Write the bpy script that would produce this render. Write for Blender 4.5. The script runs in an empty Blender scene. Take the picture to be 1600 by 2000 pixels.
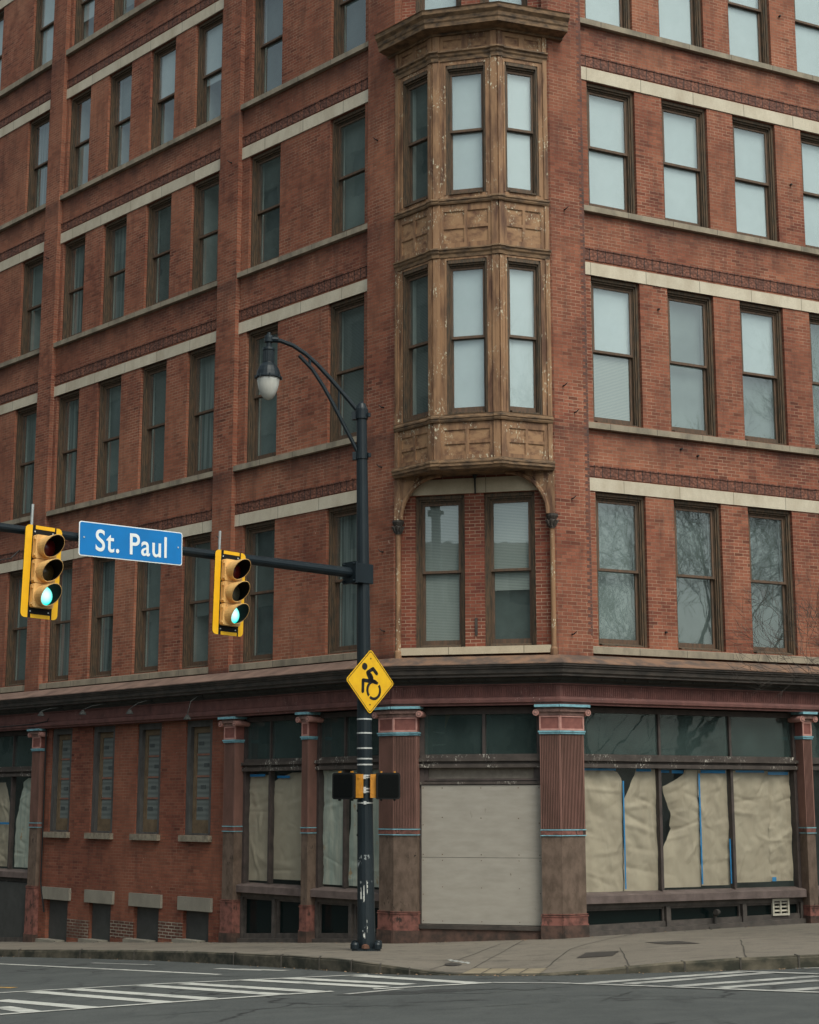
import bpy, bmesh, math, random
from mathutils import Vector, Matrix, noise
from mathutils.bvhtree import BVHTree
random.seed(7)
SC = bpy.context.scene
COL = SC.collection
R = math.radians

# ------------------------------------------------------------------ camera, sky, sun, exposure
cam_d = bpy.data.cameras.new("camera"); cam = bpy.data.objects.new("camera", cam_d); COL.objects.link(cam)
cam_d.sensor_fit = 'VERTICAL'; cam_d.sensor_height = 24.0; cam_d.lens = 24.0 * 3070 / 2000
cam_d.clip_start = 0.1; cam_d.clip_end = 1500
cam.location = (0, 0, 2.5); cam.rotation_euler = (R(90) + math.atan(567 / 3070), 0, 0)
SC.camera = cam
SUN_EL, SUN_AZ = R(52), R(150)          # azimuth measured clockwise from +Y
world = bpy.data.worlds.new("World"); SC.world = world; world.use_nodes = True
wn, wl = world.node_tree.nodes, world.node_tree.links
wn.clear()
w_out = wn.new('ShaderNodeOutputWorld'); w_bg = wn.new('ShaderNodeBackground'); w_sky = wn.new('ShaderNodeTexSky')
w_hs = wn.new('ShaderNodeHueSaturation')
w_sky.sky_type = 'NISHITA'; w_sky.sun_disc = False; w_sky.sun_elevation = SUN_EL; w_sky.sun_rotation = SUN_AZ
w_sky.air_density = 1.0; w_sky.dust_density = 4.0; w_sky.ozone_density = 1.0
w_hs.inputs['Saturation'].default_value = 0.38
w_bg.inputs['Strength'].default_value = 0.14
w_tint = wn.new('ShaderNodeMix'); w_tint.data_type = 'RGBA'; w_tint.blend_type = 'MULTIPLY'; w_tint.inputs[0].default_value = 1.0; w_tint.inputs[7].default_value = (0.92, 1.0, 0.965, 1)
wl.new(w_sky.outputs[0], w_hs.inputs['Color']); wl.new(w_hs.outputs[0], w_tint.inputs[6]); wl.new(w_tint.outputs[2], w_bg.inputs[0]); wl.new(w_bg.outputs[0], w_out.inputs[0])
sun_d = bpy.data.lights.new("sun", 'SUN'); sun = bpy.data.objects.new("sun", sun_d); COL.objects.link(sun)
sun_d.energy = 1.1; sun_d.angle = R(26); sun_d.color = (1.0, 0.95, 0.82)
sd = Vector((math.sin(SUN_AZ) * math.cos(SUN_EL), math.cos(SUN_AZ) * math.cos(SUN_EL), math.sin(SUN_EL)))
sun.rotation_euler = sd.to_track_quat('Z', 'Y').to_euler()
SC.view_settings.view_transform = 'Standard'; SC.view_settings.look = 'None'
SC.view_settings.exposure = 0.34; SC.view_settings.gamma = 1.0
SC.view_settings.use_curve_mapping = False
SC.cycles.sample_clamp_indirect = 3.0; SC.cycles.caustics_reflective = False; SC.cycles.caustics_refractive = False

# ------------------------------------------------------------------ materials
MATS = {}
class NT:
    def __init__(s, name):
        m = bpy.data.materials.new(name); m.use_nodes = True
        s.m = m; s.n = m.node_tree.nodes; s.l = m.node_tree.links
        s.b = s.n['Principled BSDF']; s.out = s.n['Material Output']
    def node(s, t, **kw):
        n = s.n.new(t)
        for k, v in kw.items():
            if k.startswith('_'): setattr(n, k[1:], v)
            else: n.inputs[k.replace('__', ' ')].default_value = v
        return n
    def link(s, a, b): s.l.new(a, b)
    def pos(s, scale=(1, 1, 1)):
        g = s.node('ShaderNodeNewGeometry'); mp = s.node('ShaderNodeMapping'); mp.inputs['Scale'].default_value = scale
        s.link(g.outputs['Position'], mp.inputs['Vector']); return mp.outputs[0]
    def noise(s, scale, detail=4, rough=0.55, vec=None, stretch=(1, 1, 1)):
        n = s.node('ShaderNodeTexNoise', Scale=scale, Detail=detail, Roughness=rough)
        s.link(vec if vec is not None else s.pos(stretch), n.inputs['Vector']); return n.outputs['Fac']
    def ramp(s, fac, stops, interp='LINEAR'):
        r = s.node('ShaderNodeValToRGB'); e = r.color_ramp.elements; r.color_ramp.interpolation = interp
        while len(e) < len(stops): e.new(0.5)
        for el, (p, c) in zip(e, stops):
            el.position = p; el.color = (c, c, c, 1) if not isinstance(c, (tuple, list)) else (*c[:3], 1)
        s.link(fac, r.inputs[0]); return r.outputs[0]
    def mix(s, fac, a, b, mode='MIX'):
        n = s.node('ShaderNodeMix', _data_type='RGBA', _blend_type=mode)
        for sock, v in ((n.inputs[0], fac), (n.inputs[6], a), (n.inputs[7], b)):
            if hasattr(v, 'is_linked'): s.link(v, sock)
            elif isinstance(v, (tuple, list)): sock.default_value = (*v[:3], 1)
            else: sock.default_value = v
        return n.outputs[2]
    def bump(s, h, strength=0.3, dist=0.01):
        b = s.node('ShaderNodeBump', Strength=strength, Distance=dist); s.link(h, b.inputs['Height'])
        s.link(b.outputs[0], s.b.inputs['Normal'])

def plain(name, c, c2=None, scale=6.0, rough=0.7, stretch=(1, 1, 1), lo=0.35, hi=0.65, bump=0.0, metal=0.0, spec=0.4, speck=None):
    t = NT(name)
    c2 = c2 or tuple(x * 0.7 for x in c)
    f = t.ramp(t.noise(scale, 6, 0.6, None, stretch), [(lo, 0.0), (hi, 1.0)])
    col = t.mix(f, c2, c)
    if speck:
        sc, th, scol = speck
        sf = t.ramp(t.noise(sc, 3, 0.7, None, (1, 1, 0.5)), [(th, 0.0), (th + 0.03, 1.0)])
        sf2 = t.ramp(t.noise(2.2, 2), [(0.5, 0.0), (0.62, 1.0)])
        mm = t.mix(1.0, sf, sf2, 'MULTIPLY')
        col = t.mix(mm, col, scol)
    t.link(col, t.b.inputs['Base Color'])
    t.b.inputs['Roughness'].default_value = rough; t.b.inputs['Metallic'].default_value = metal
    t.b.inputs['Specular IOR Level'].default_value = spec
    if bump: t.bump(t.noise(scale * 4, 4), bump, 0.01)
    MATS[name] = t.m; return t.m

def brick_mat(name, c1, c2, mortar, dark=(0.06, 0.03, 0.025), sills=(), msize=0.011, stain=1.0):
    t = NT(name)
    uv = t.node('ShaderNodeUVMap').outputs[0]
    # a slight wobble keeps the courses from being ruler straight
    b = t.node('ShaderNodeTexBrick', Scale=1.0, Mortar__Size=msize / 2, Mortar__Smooth=0.3, Bias=0.0, Brick__Width=0.212, Row__Height=0.0677)
    b.offset = 0.5
    wob = t.node('ShaderNodeTexNoise', Scale=3.0, Detail=2.0); t.link(uv, wob.inputs['Vector'])
    wv = t.node('ShaderNodeVectorMath', _operation='SCALE'); t.link(wob.outputs['Color'], wv.inputs[0]); wv.inputs['Scale'].default_value = 0.012
    ad = t.node('ShaderNodeVectorMath', _operation='ADD'); t.link(uv, ad.inputs[0]); t.link(wv.outputs[0], ad.inputs[1])
    t.link(ad.outputs[0], b.inputs['Vector'])
    b.inputs['Color1'].default_value = (0, 0, 0, 1); b.inputs['Color2'].default_value = (1, 1, 1, 1); b.inputs['Mortar'].default_value = (0.5, 0.5, 0.5, 1)
    br = t.ramp(b.outputs['Color'], [(0.0, tuple(x * 0.45 for x in c2)), (0.03, tuple(x * 0.6 for x in c2)), (0.06, tuple(x * 0.85 for x in c2)), (0.25, c2), (0.6, c1), (0.9, tuple(min(1, x * 1.18) for x in c1)), (1.0, (c1[0] * 1.2, c1[1] * 1.45, c1[2] * 1.5))])
    fine = t.noise(30, 5, 0.7)
    br = t.mix(t.ramp(fine, [(0.3, 0.55), (0.7, 0.0)]), br, tuple(x * 0.55 for x in c2))
    big = t.noise(0.55, 5, 0.6)
    br = t.mix(t.ramp(big, [(0.36, 0.0), (0.66, 0.62)]), br, (c1[0] * 1.25, c1[1] * 1.5, c1[2] * 1.42))
    mo = t.mix(t.ramp(t.noise(1.3, 4), [(0.35, 0.0), (0.65, 1.0)]), tuple(x * 0.35 for x in mortar), mortar)
    col = t.mix(b.outputs['Fac'], br, mo)
    col = t.mix(t.ramp(t.noise(0.28, 5, 0.62), [(0.40, 0.42 * stain), (0.60, 0.0)]), col, tuple(x * 0.55 for x in c2))
    # soot: streaks that run down, strongest below the stone sills
    streak = t.ramp(t.noise(2.2, 9, 0.72, None, (1.6, 1.6, 0.4)), [(0.48, 0.0), (0.76, 0.75 * stain)])
    col = t.mix(streak, col, dark)
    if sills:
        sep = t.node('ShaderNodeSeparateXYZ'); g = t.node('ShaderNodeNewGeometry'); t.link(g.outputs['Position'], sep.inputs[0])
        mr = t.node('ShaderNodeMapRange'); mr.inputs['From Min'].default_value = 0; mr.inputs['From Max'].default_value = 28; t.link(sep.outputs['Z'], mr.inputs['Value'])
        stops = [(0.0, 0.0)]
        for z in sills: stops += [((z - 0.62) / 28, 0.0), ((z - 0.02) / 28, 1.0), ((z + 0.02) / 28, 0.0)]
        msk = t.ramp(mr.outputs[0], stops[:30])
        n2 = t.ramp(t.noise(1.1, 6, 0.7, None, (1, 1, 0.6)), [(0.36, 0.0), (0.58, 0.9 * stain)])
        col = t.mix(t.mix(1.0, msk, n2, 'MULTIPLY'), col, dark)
    lite = t.ramp(t.noise(9, 3, 0.6), [(0.72, 0.0), (0.76, 0.5)])
    col = t.mix(lite, col, (0.5, 0.36, 0.28))
    t.link(col, t.b.inputs['Base Color'])
    t.b.inputs['Roughness'].default_value = 0.85; t.b.inputs['Specular IOR Level'].default_value = 0.25
    inv = t.node('ShaderNodeMath', _operation='MULTIPLY_ADD'); inv.inputs[1].default_value = -1.0; t.link(b.outputs['Fac'], inv.inputs[0]); t.link(fine, inv.inputs[2])
    t.bump(inv.outputs[0], 0.35, 0.008)
    MATS[name] = t.m; return t.m

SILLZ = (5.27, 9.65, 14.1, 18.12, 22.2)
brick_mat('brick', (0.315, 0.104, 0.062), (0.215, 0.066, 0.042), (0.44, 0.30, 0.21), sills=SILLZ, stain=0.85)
brick_mat('brick_red', (0.265, 0.075, 0.045), (0.18, 0.048, 0.033), (0.5, 0.34, 0.24), msize=0.014, stain=0.5)
plain('edge_brick_dark', (0.17, 0.07, 0.05), (0.075, 0.045, 0.038), 4, 0.85)
brick_mat('brick_low', (0.235, 0.074, 0.046), (0.165, 0.050, 0.034), (0.28, 0.16, 0.11), stain=0.8)
brick_mat('brick_far', (0.20, 0.20, 0.17), (0.16, 0.16, 0.14), (0.24, 0.24, 0.2), stain=0.4)

def stone_mat(name, c, dirt, jl=1.3, amt=0.7):
    t = NT(name)
    uv = t.node('ShaderNodeUVMap').outputs[0]
    b = t.node('ShaderNodeTexBrick', Scale=1.0, Mortar__Size=0.009, Bias=0.0, Brick__Width=jl, Row__Height=5.0)
    mp = t.node('ShaderNodeMapping'); mp.inputs['Location'].default_value = (0.37, 2.5, 0); t.link(uv, mp.inputs['Vector'])
    t.link(mp.outputs[0], b.inputs['Vector'])
    b.inputs['Color1'].default_value = (*c, 1); b.inputs['Color2'].default_value = (*[x * 0.86 for x in c], 1); b.inputs['Mortar'].default_value = (*[x * 0.4 for x in c], 1)
    d = t.ramp(t.noise(2.6, 7, 0.65, None, (1, 1, 0.5)), [(0.42, 0.0), (0.72, amt)])
    col = t.mix(d, b.outputs['Color'], dirt)
    col = t.mix(t.ramp(t.noise(40, 3), [(0.3, 0.3), (0.6, 0.0)]), col, tuple(x * 0.6 for x in c))
    t.link(col, t.b.inputs['Base Color']); t.b.inputs['Roughness'].default_value = 0.85
    t.bump(t.noise(25, 4), 0.25, 0.006)
    MATS[name] = t.m
stone_mat('band_stone', (0.62, 0.54, 0.42), (0.30, 0.22, 0.14), 1.32, 0.5)
stone_mat('sill_stone', (0.34, 0.28, 0.205), (0.10, 0.085, 0.065), 1.1, 0.85)
stone_mat('lintel_stone', (0.26, 0.235, 0.19), (0.14, 0.12, 0.10), 9, 0.6)
stone_mat('cream_stone', (0.56, 0.46, 0.33), (0.30, 0.22, 0.14), 1.45, 0.5)

def terracotta():
    t = NT('terracotta')
    uv = t.node('ShaderNodeUVMap').outputs[0]
    b = t.node('ShaderNodeTexBrick', Scale=1.0, Mortar__Size=0.012, Bias=0.0, Brick__Width=0.187, Row__Height=20.0)
    b.offset = 0; t.link(uv, b.inputs['Vector'])
    b.inputs['Color1'].default_value = (0.24, 0.088, 0.052, 1); b.inputs['Color2'].default_value = (0.15, 0.054, 0.034, 1); b.inputs['Mortar'].default_value = (0.05, 0.024, 0.018, 1)
    v = t.node('ShaderNodeTexVoronoi', Scale=17.0); t.link(uv, v.inputs['Vector'])
    orn = t.ramp(v.outputs['Distance'], [(0.3, 0.0), (0.6, 0.55)])
    col = t.mix(orn, b.outputs['Color'], (0.045, 0.019, 0.014))
    t.link(col, t.b.inputs['Base Color']); t.b.inputs['Roughness'].default_value = 0.8
    t.bump(v.outputs['Distance'], 0.8, 0.02)
    MATS['terracotta'] = t.m
terracotta()

plain('window_wood', (0.125, 0.075, 0.043), (0.045, 0.038, 0.028), 9, 0.75, (3, 3, 0.5), 0.35, 0.62, 0.2)
plain('sash_wood', (0.14, 0.078, 0.048), (0.075, 0.052, 0.036), 9, 0.7, (2, 2, 0.5))
plain('oriel_wood', (0.30, 0.165, 0.086), (0.10, 0.046, 0.027), 3.2, 0.75, (2.0, 2.0, 0.35), 0.34, 0.58, 0.3, speck=(26, 0.59, (0.58, 0.52, 0.38)))
plain('oriel_panel', (0.325, 0.182, 0.094), (0.12, 0.052, 0.029), 4.5, 0.75, (1, 1, 1.6), 0.32, 0.56, 0.3, speck=(30, 0.585, (0.55, 0.48, 0.33)))
plain('oriel_trim', (0.245, 0.145, 0.078), (0.065, 0.042, 0.028), 5, 0.75, (1, 1, 2.5), 0.33, 0.6, 0.3)
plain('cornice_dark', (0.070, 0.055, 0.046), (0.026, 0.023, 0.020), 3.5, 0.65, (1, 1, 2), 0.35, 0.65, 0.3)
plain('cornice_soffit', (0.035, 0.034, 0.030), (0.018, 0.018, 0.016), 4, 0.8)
plain('rusty_flashing', (0.22, 0.125, 0.08), (0.095, 0.068, 0.056), 3.0, 0.6, (1.0, 1.0, 1.0), 0.4, 0.6, 0.2)
plain('flashing_dull', (0.22, 0.14, 0.11), (0.11, 0.07, 0.055), 2.2, 0.6, (1.0, 1.0, 1.0), 0.35, 0.65, 0.2)
plain('iron_red', (0.155, 0.062, 0.052), (0.085, 0.034, 0.03), 5, 0.7, (1, 1, 0.7), 0.3, 0.65, 0.1, speck=(40, 0.64, (0.36, 0.27, 0.24)))
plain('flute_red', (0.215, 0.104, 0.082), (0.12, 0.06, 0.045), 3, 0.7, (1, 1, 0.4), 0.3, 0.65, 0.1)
plain('flute_groove_shade', (0.11, 0.054, 0.042), (0.07, 0.036, 0.028), 3, 0.8, (1, 1, 0.4))  # groove faces get a darker colour that paints in shade between the flutes
plain('low_frame', (0.095, 0.078, 0.068), (0.045, 0.038, 0.034), 6, 0.75, (1, 1, 1), 0.3, 0.65, 0.15)
plain('iron_brown', (0.145, 0.098, 0.073), (0.085, 0.056, 0.04), 7, 0.75, (1, 1, 0.6), 0.36, 0.6, 0.2, speck=(11, 0.60, (0.028, 0.018, 0.013)))
plain('iron_plinth', (0.10, 0.055, 0.042), (0.035, 0.025, 0.02), 5, 0.85, (1, 1, 1), 0.35, 0.6, 0.3)
plain('base_red', (0.22, 0.085, 0.066), (0.075, 0.032, 0.025), 7, 0.7, (1, 1, 1), 0.34, 0.56, 0.2, speck=(9, 0.58, (0.03, 0.018, 0.014)))
plain('pink_paint', (0.52, 0.27, 0.23), (0.38, 0.18, 0.15), 8, 0.65)
plain('panel_red', (0.24, 0.088, 0.07), (0.17, 0.06, 0.05), 8, 0.65)
plain('blue_paint', (0.20, 0.40, 0.46), (0.10, 0.21, 0.25), 9, 0.65, (1, 1, 1), 0.3, 0.55)
plain('scroll_paint', (0.30, 0.17, 0.14), (0.16, 0.09, 0.075), 9, 0.65)
plain('shop_frame', (0.075, 0.055, 0.05), (0.038, 0.03, 0.027), 5, 0.65, (1, 1, 1), 0.3, 0.65, 0.15)
plain('shop_ledge', (0.15, 0.11, 0.10), (0.08, 0.058, 0.052), 4, 0.65, (1, 1, 1), 0.3, 0.65, 0.15)
plain('peeling_rail', (0.075, 0.058, 0.05), (0.045, 0.035, 0.03), 5, 0.7, speck=(30, 0.56, (0.5, 0.46, 0.4)))
plain('dark_board', (0.055, 0.055, 0.052), (0.04, 0.04, 0.038), 4, 0.75)
plain('tan_sash', (0.17, 0.115, 0.068), (0.11, 0.075, 0.045), 6, 0.7)
plain('grey_jamb', (0.09, 0.085, 0.08), (0.055, 0.05, 0.047), 6, 0.7, (1, 1, .4))
plain('red_muntin', (0.26, 0.12, 0.085), None, 6, 0.7)
plain('pole_paint', (0.007, 0.012, 0.016), (0.011, 0.018, 0.023), 4, 0.42, (1, 1, 0.5), 0.3, 0.7, 0.05, spec=0.3)
plain('pole_scuffed', (0.007, 0.012, 0.016), (0.011, 0.018, 0.023), 4, 0.5, (1, 1, 0.5), 0.3, 0.7, 0.05, speck=(14, 0.60, (0.36, 0.38, 0.38)))
plain('rust_iron', (0.14, 0.055, 0.03), (0.05, 0.03, 0.02), 12, 0.8)
plain('galvanised', (0.42, 0.43, 0.42), (0.3, 0.31, 0.30), 10, 0.45, metal=0.6)
plain('strap_metal', (0.62, 0.62, 0.6), (0.45, 0.45, 0.43), 20, 0.45, metal=0.3)
plain('signal_yellow', (0.80, 0.48, 0.175), (0.52, 0.28, 0.10), 7, 0.6, (1, 1, 0.5), 0.28, 0.6, 0.05, speck=(30, 0.64, (0.30, 0.17, 0.07)))
plain('border_yellow', (0.86, 0.47, 0.012), (0.80, 0.42, 0.01), 8, 0.45)
plain('backplate_black', (0.010, 0.011, 0.011), (0.013, 0.013, 0.013), 8, 0.7, spec=0.15)
plain('visor_inside', (0.009, 0.010, 0.009), None, 8, 0.8, spec=0.1)
plain('lens_red', (0.11, 0.012, 0.012), (0.08, 0.008, 0.008), 30, 0.25)
plain('lens_amber', (0.075, 0.05, 0.02), (0.055, 0.038, 0.016), 30, 0.25)
plain('lens_smoke', (0.10, 0.10, 0.075), (0.07, 0.07, 0.05), 30, 0.25)
plain('sign_yellow', (0.82, 0.47, 0.012), (0.70, 0.36, 0.012), 5, 0.5, (1, 1, 1), 0.25, 0.6)
plain('sign_black', (0.012, 0.012, 0.012), None, 8, 0.5)
plain('sign_blue', (0.002, 0.185, 0.52), (0.002, 0.165, 0.46), 3, 0.45)
plain('sign_white', (0.82, 0.84, 0.83), (0.78, 0.80, 0.79), 5, 0.5)
plain('ped_orange', (0.62, 0.26, 0.025), (0.5, 0.2, 0.02), 9, 0.5)
plain('plywood_paint', (0.345, 0.312, 0.268), (0.285, 0.256, 0.218), 2.6, 0.75, (1, 1, 3.5), 0.3, 0.7, 0.1, speck=(9, 0.68, (0.15, 0.115, 0.09)))
plain('plywood_edge', (0.20, 0.17, 0.14), None, 8, 0.8)
def paper_mat(name, c, c2):
    t = NT(name)
    a = t.noise(2.0, 3, 0.5, None, (1.5, 1.5, 0.55)); b = t.noise(6.0, 2, 0.5, None, (1.2, 1.2, 0.6))
    v = t.node('ShaderNodeTexVoronoi', Scale=2.6, _feature='DISTANCE_TO_EDGE')
    wv = t.node('ShaderNodeTexNoise', Scale=2.0, Detail=4.0); t.link(t.pos(), wv.inputs['Vector'])
    mx = t.node('ShaderNodeMix', _data_type='RGBA'); mx.inputs[0].default_value = 0.35; t.link(t.pos(), mx.inputs[6]); t.link(wv.outputs['Color'], mx.inputs[7]); t.link(mx.outputs[2], v.inputs['Vector'])
    cr = t.ramp(v.outputs['Distance'], [(0.0, 0.0), (0.12, 1.0)])
    col = t.mix(t.ramp(a, [(0.35, 0.0), (0.68, 1.0)]), c2, c)
    t.link(col, t.b.inputs['Base Color']); t.b.inputs['Roughness'].default_value = 0.7
    m1 = t.node('ShaderNodeMath', _operation='MULTIPLY_ADD'); t.link(cr, m1.inputs[0]); m1.inputs[1].default_value = 0.06; t.link(a, m1.inputs[2])
    m2 = t.node('ShaderNodeMath', _operation='MULTIPLY_ADD'); t.link(b, m2.inputs[0]); m2.inputs[1].default_value = 0.22; t.link(m1.outputs[0], m2.inputs[2])
    t.bump(m2.outputs[0], 0.22, 0.06); MATS[name] = t.m
paper_mat('kraft_paper', (0.41, 0.345, 0.262), (0.35, 0.29, 0.218))
plain('white_paper', (0.48, 0.49, 0.42), (0.33, 0.38, 0.34), 4, 0.75, (3, 3, 0.25), 0.35, 0.6, speck=(6, 0.62, (0.42, 0.28, 0.16)))
plain('blue_tape', (0.025, 0.22, 0.48), (0.02, 0.18, 0.40), 8, 0.6)
plain('vent_metal', (0.50, 0.46, 0.38), (0.4, 0.37, 0.3), 8, 0.5)
plain('black_cable', (0.012, 0.012, 0.012), None, 8, 0.6)
plain('lamp_shade_grey', (0.04, 0.042, 0.04), (0.025, 0.025, 0.025), 8, 0.7, spec=0.15)
plain('bark', (0.075, 0.06, 0.05), (0.045, 0.036, 0.03), 14, 0.9)
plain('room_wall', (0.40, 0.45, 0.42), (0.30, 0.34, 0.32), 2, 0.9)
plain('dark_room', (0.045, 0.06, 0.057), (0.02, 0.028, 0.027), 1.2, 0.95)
plain('white_shade', (0.47, 0.53, 0.54), (0.42, 0.48, 0.49), 1.2, 0.9)
plain('grey_shade', (0.16, 0.20, 0.19), (0.11, 0.14, 0.135), 1.3, 0.9)
plain('dim_shade', (0.07, 0.092, 0.088), (0.035, 0.047, 0.045), 1.3, 0.9)
plain('sill_block', (0.28, 0.235, 0.175), (0.15, 0.125, 0.095), 8, 0.85)
plain('roofing', (0.05, 0.05, 0.05), None, 3, 0.9)
plain('cover_iron', (0.06, 0.052, 0.045), (0.035, 0.03, 0.027), 18, 0.7, bump=0.3)
plain('white_spray', (0.62, 0.62, 0.58), (0.4, 0.39, 0.36), 12, 0.8)
plain('orange_spray', (0.62, 0.27, 0.03), None, 12, 0.7)
plain('cardboard', (0.33, 0.21, 0.125), None, 5, 0.8)

def louvre_mat(name, a, b, pitch):
    t = NT(name)
    w = t.node('ShaderNodeTexWave', Scale=1.0, Distortion=0.0); w.bands_direction = 'Z'
    t.link(t.pos((1, 1, 0.3142 / pitch)), w.inputs['Vector'])
    t.link(t.mix(w.outputs['Fac'], a, b), t.b.inputs['Base Color']); t.b.inputs['Roughness'].default_value = 0.7
    MATS[name] = t.m
louvre_mat('venetian_pale', (0.34, 0.36, 0.33), (0.16, 0.19, 0.18), 0.03)
louvre_mat('glass_block', (0.15, 0.165, 0.155), (0.10, 0.112, 0.106), 0.12)
plain('block_vent', (0.075, 0.085, 0.085), None, 5, 0.7)
louvre_mat('venetian_dark', (0.13, 0.155, 0.145), (0.05, 0.066, 0.064), 0.03)
louvre_mat('ped_mesh', (0.001, 0.0015, 0.0015), (0.005, 0.006, 0.006), 0.02)
MATS['ped_mesh'].node_tree.nodes['Principled BSDF'].inputs['Specular IOR Level'].default_value = 0.08

def curtain_mat():
    t = NT('curtain')
    w = t.noise(7, 3, 0.6, None, (2.2, 2.2, 0.06))
    t.link(t.mix(t.ramp(w, [(0.35, 0.0), (0.62, 1.0)]), (0.06, 0.08, 0.076), (0.22, 0.26, 0.25)), t.b.inputs['Base Color'])
    t.b.inputs['Roughness'].default_value = 0.9; MATS['curtain'] = t.m
curtain_mat()

def glass_mat(name, ior=1.9, tint=(0.86, 0.93, 0.92), dust=0.0, wave=0.05, dcol=(0.40, 0.45, 0.43)):
    t = NT(name); t.n.remove(t.b)
    tr = t.node('ShaderNodeBsdfTransparent'); tr.inputs[0].default_value = (*tint, 1)
    gl = t.node('ShaderNodeBsdfGlossy'); gl.inputs['Roughness'].default_value = 0.015; gl.inputs['Color'].default_value = (0.93, 0.97, 0.97, 1)
    if wave:
        bp = t.node('ShaderNodeBump', Strength=wave, Distance=0.05); t.link(t.noise(1.7, 2), bp.inputs['Height']); t.link(bp.outputs[0], gl.inputs['Normal'])
    fr = t.node('ShaderNodeFresnel', IOR=ior)      # a thin pane reflects alike from both sides
    ge = t.node('ShaderNodeNewGeometry'); mi = t.node('ShaderNodeMapRange'); mi.inputs['To Min'].default_value = ior; mi.inputs['To Max'].default_value = 1 / ior
    t.link(ge.outputs['Backfacing'], mi.inputs['Value']); t.link(mi.outputs[0], fr.inputs['IOR'])
    mx = t.node('ShaderNodeMixShader'); t.link(fr.outputs[0], mx.inputs[0]); t.link(tr.outputs[0], mx.inputs[1]); t.link(gl.outputs[0], mx.inputs[2])
    last = mx.outputs[0]
    if dust:
        df = t.node('ShaderNodeBsdfDiffuse'); df.inputs[0].default_value = (*dcol, 1)
        m2 = t.node('ShaderNodeMixShader'); f = t.ramp(t.noise(1.6, 5, 0.6), [(0.35, (0.55 if dust < .4 else .8) * dust), (0.7, dust)]); t.link(f, m2.inputs[0]); t.link(last, m2.inputs[1]); t.link(df.outputs[0], m2.inputs[2]); last = m2.outputs[0]
    t.link(last, t.out.inputs['Surface']); MATS[name] = t.m
glass_mat('glass', 2.3, (0.96, 0.99, 0.985), dust=0.08, wave=0.014, dcol=(0.44, 0.55, 0.52))
glass_mat('frosted_glass', 2.0, (0.96, 0.99, 0.985), dust=0.25, wave=0, dcol=(0.62, 0.73, 0.75))
glass_mat('shop_glass', 1.5, (0.97, 0.98, 0.96), dust=0.03)
glass_mat('transom_glass', 1.6, (0.7, 0.75, 0.73), dust=0.22, dcol=(0.20, 0.30, 0.285))

def globe_mat():
    t = NT('lamp_globe')
    w = t.node('ShaderNodeTexNoise', Scale=30.0); t.link(t.pos((1, 1, 0.1)), w.inputs['Vector'])
    t.link(t.mix(w.outputs['Fac'], (0.72, 0.70, 0.63), (0.95, 0.93, 0.86)), t.b.inputs['Base Color'])
    t.b.inputs['Roughness'].default_value = 0.15; t.b.inputs['Transmission Weight'].default_value = 0.4
    MATS['lamp_globe'] = t.m
globe_mat()

def emit_mat(name, inner, outer, strength, center_scale=1.0):
    t = NT(name)
    tc = t.node('ShaderNodeTexCoord'); g = t.node('ShaderNodeTexGradient', _gradient_type='SPHERICAL')
    mp = t.node('ShaderNodeMapping'); mp.inputs['Scale'].default_value = (7, 7, 7); mp.inputs['Location'].default_value = (-0.12, 0, -0.1)
    t.link(tc.outputs['Object'], mp.inputs['Vector']); t.link(mp.outputs[0], g.inputs[0])
    c = t.mix(t.ramp(g.outputs['Fac'], [(0.0, 0.0), (0.75, 1.0)]), outer, inner)
    t.b.inputs['Base Color'].default_value = (0.0, 0.25, 0.2, 1); t.b.inputs['Roughness'].default_value = 0.3
    t.link(c, t.b.inputs['Emission Color']); t.b.inputs['Emission Strength'].default_value = strength
    MATS[name] = t.m
emit_mat('lens_green', (0.75, 1.0, 0.95), (0.0, 0.78, 0.66), 1.0)

def asphalt():
    t = NT('asphalt')
    f = t.noise(70, 5, 0.75); big = t.noise(0.35, 6, 0.6); mid = t.noise(2.0, 5, 0.6, None, (1, 1, 1))
    f9 = t.noise(22, 6, 0.8)
    c = t.mix(t.ramp(f, [(0.3, 0.0), (0.7, 1.0)]), (0.030, 0.034, 0.034), (0.115, 0.12, 0.115))
    c = t.mix(t.ramp(f9, [(0.52, 0.0), (0.75, 0.6)]), c, (0.15, 0.152, 0.145))
    c = t.mix(t.ramp(big, [(0.4, 0.0), (0.65, 0.4)]), c, (0.055, 0.058, 0.056))
    c = t.mix(t.ramp(mid, [(0.45, 0.0), (0.75, 0.4)]), c, (0.125, 0.128, 0.12))
    c = t.mix(t.ramp(t.noise(1.1, 5, 0.7, None, (2.2, 0.5, 1)), [(0.56, 0.0), (0.7, 0.6)]), c, (0.036, 0.038, 0.037))
    v = t.node('ShaderNodeTexVoronoi', Scale=0.45, _feature='DISTANCE_TO_EDGE')
    wv = t.node('ShaderNodeTexNoise', Scale=1.4, Detail=6.0); t.link(t.pos(), wv.inputs['Vector'])
    mx = t.node('ShaderNodeMix', _data_type='RGBA'); mx.inputs[0].default_value = 0.5; t.link(t.pos(), mx.inputs[6]); t.link(wv.outputs['Color'], mx.inputs[7]); t.link(mx.outputs[2], v.inputs['Vector'])
    cr = t.mix(1.0, t.ramp(v.outputs['Distance'], [(0.0, 1.0), (0.012, 0.0)]), t.ramp(t.noise(0.5, 3), [(0.42, 0.0), (0.52, 1.0)]), 'MULTIPLY')
    c = t.mix(cr, c, (0.02, 0.02, 0.02))
    t.link(c, t.b.inputs['Base Color']); t.b.inputs['Roughness'].default_value = 0.85; t.b.inputs['Specular IOR Level'].default_value = 0.3
    t.bump(f, 0.35, 0.01); MATS['asphalt'] = t.m
asphalt()
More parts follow.
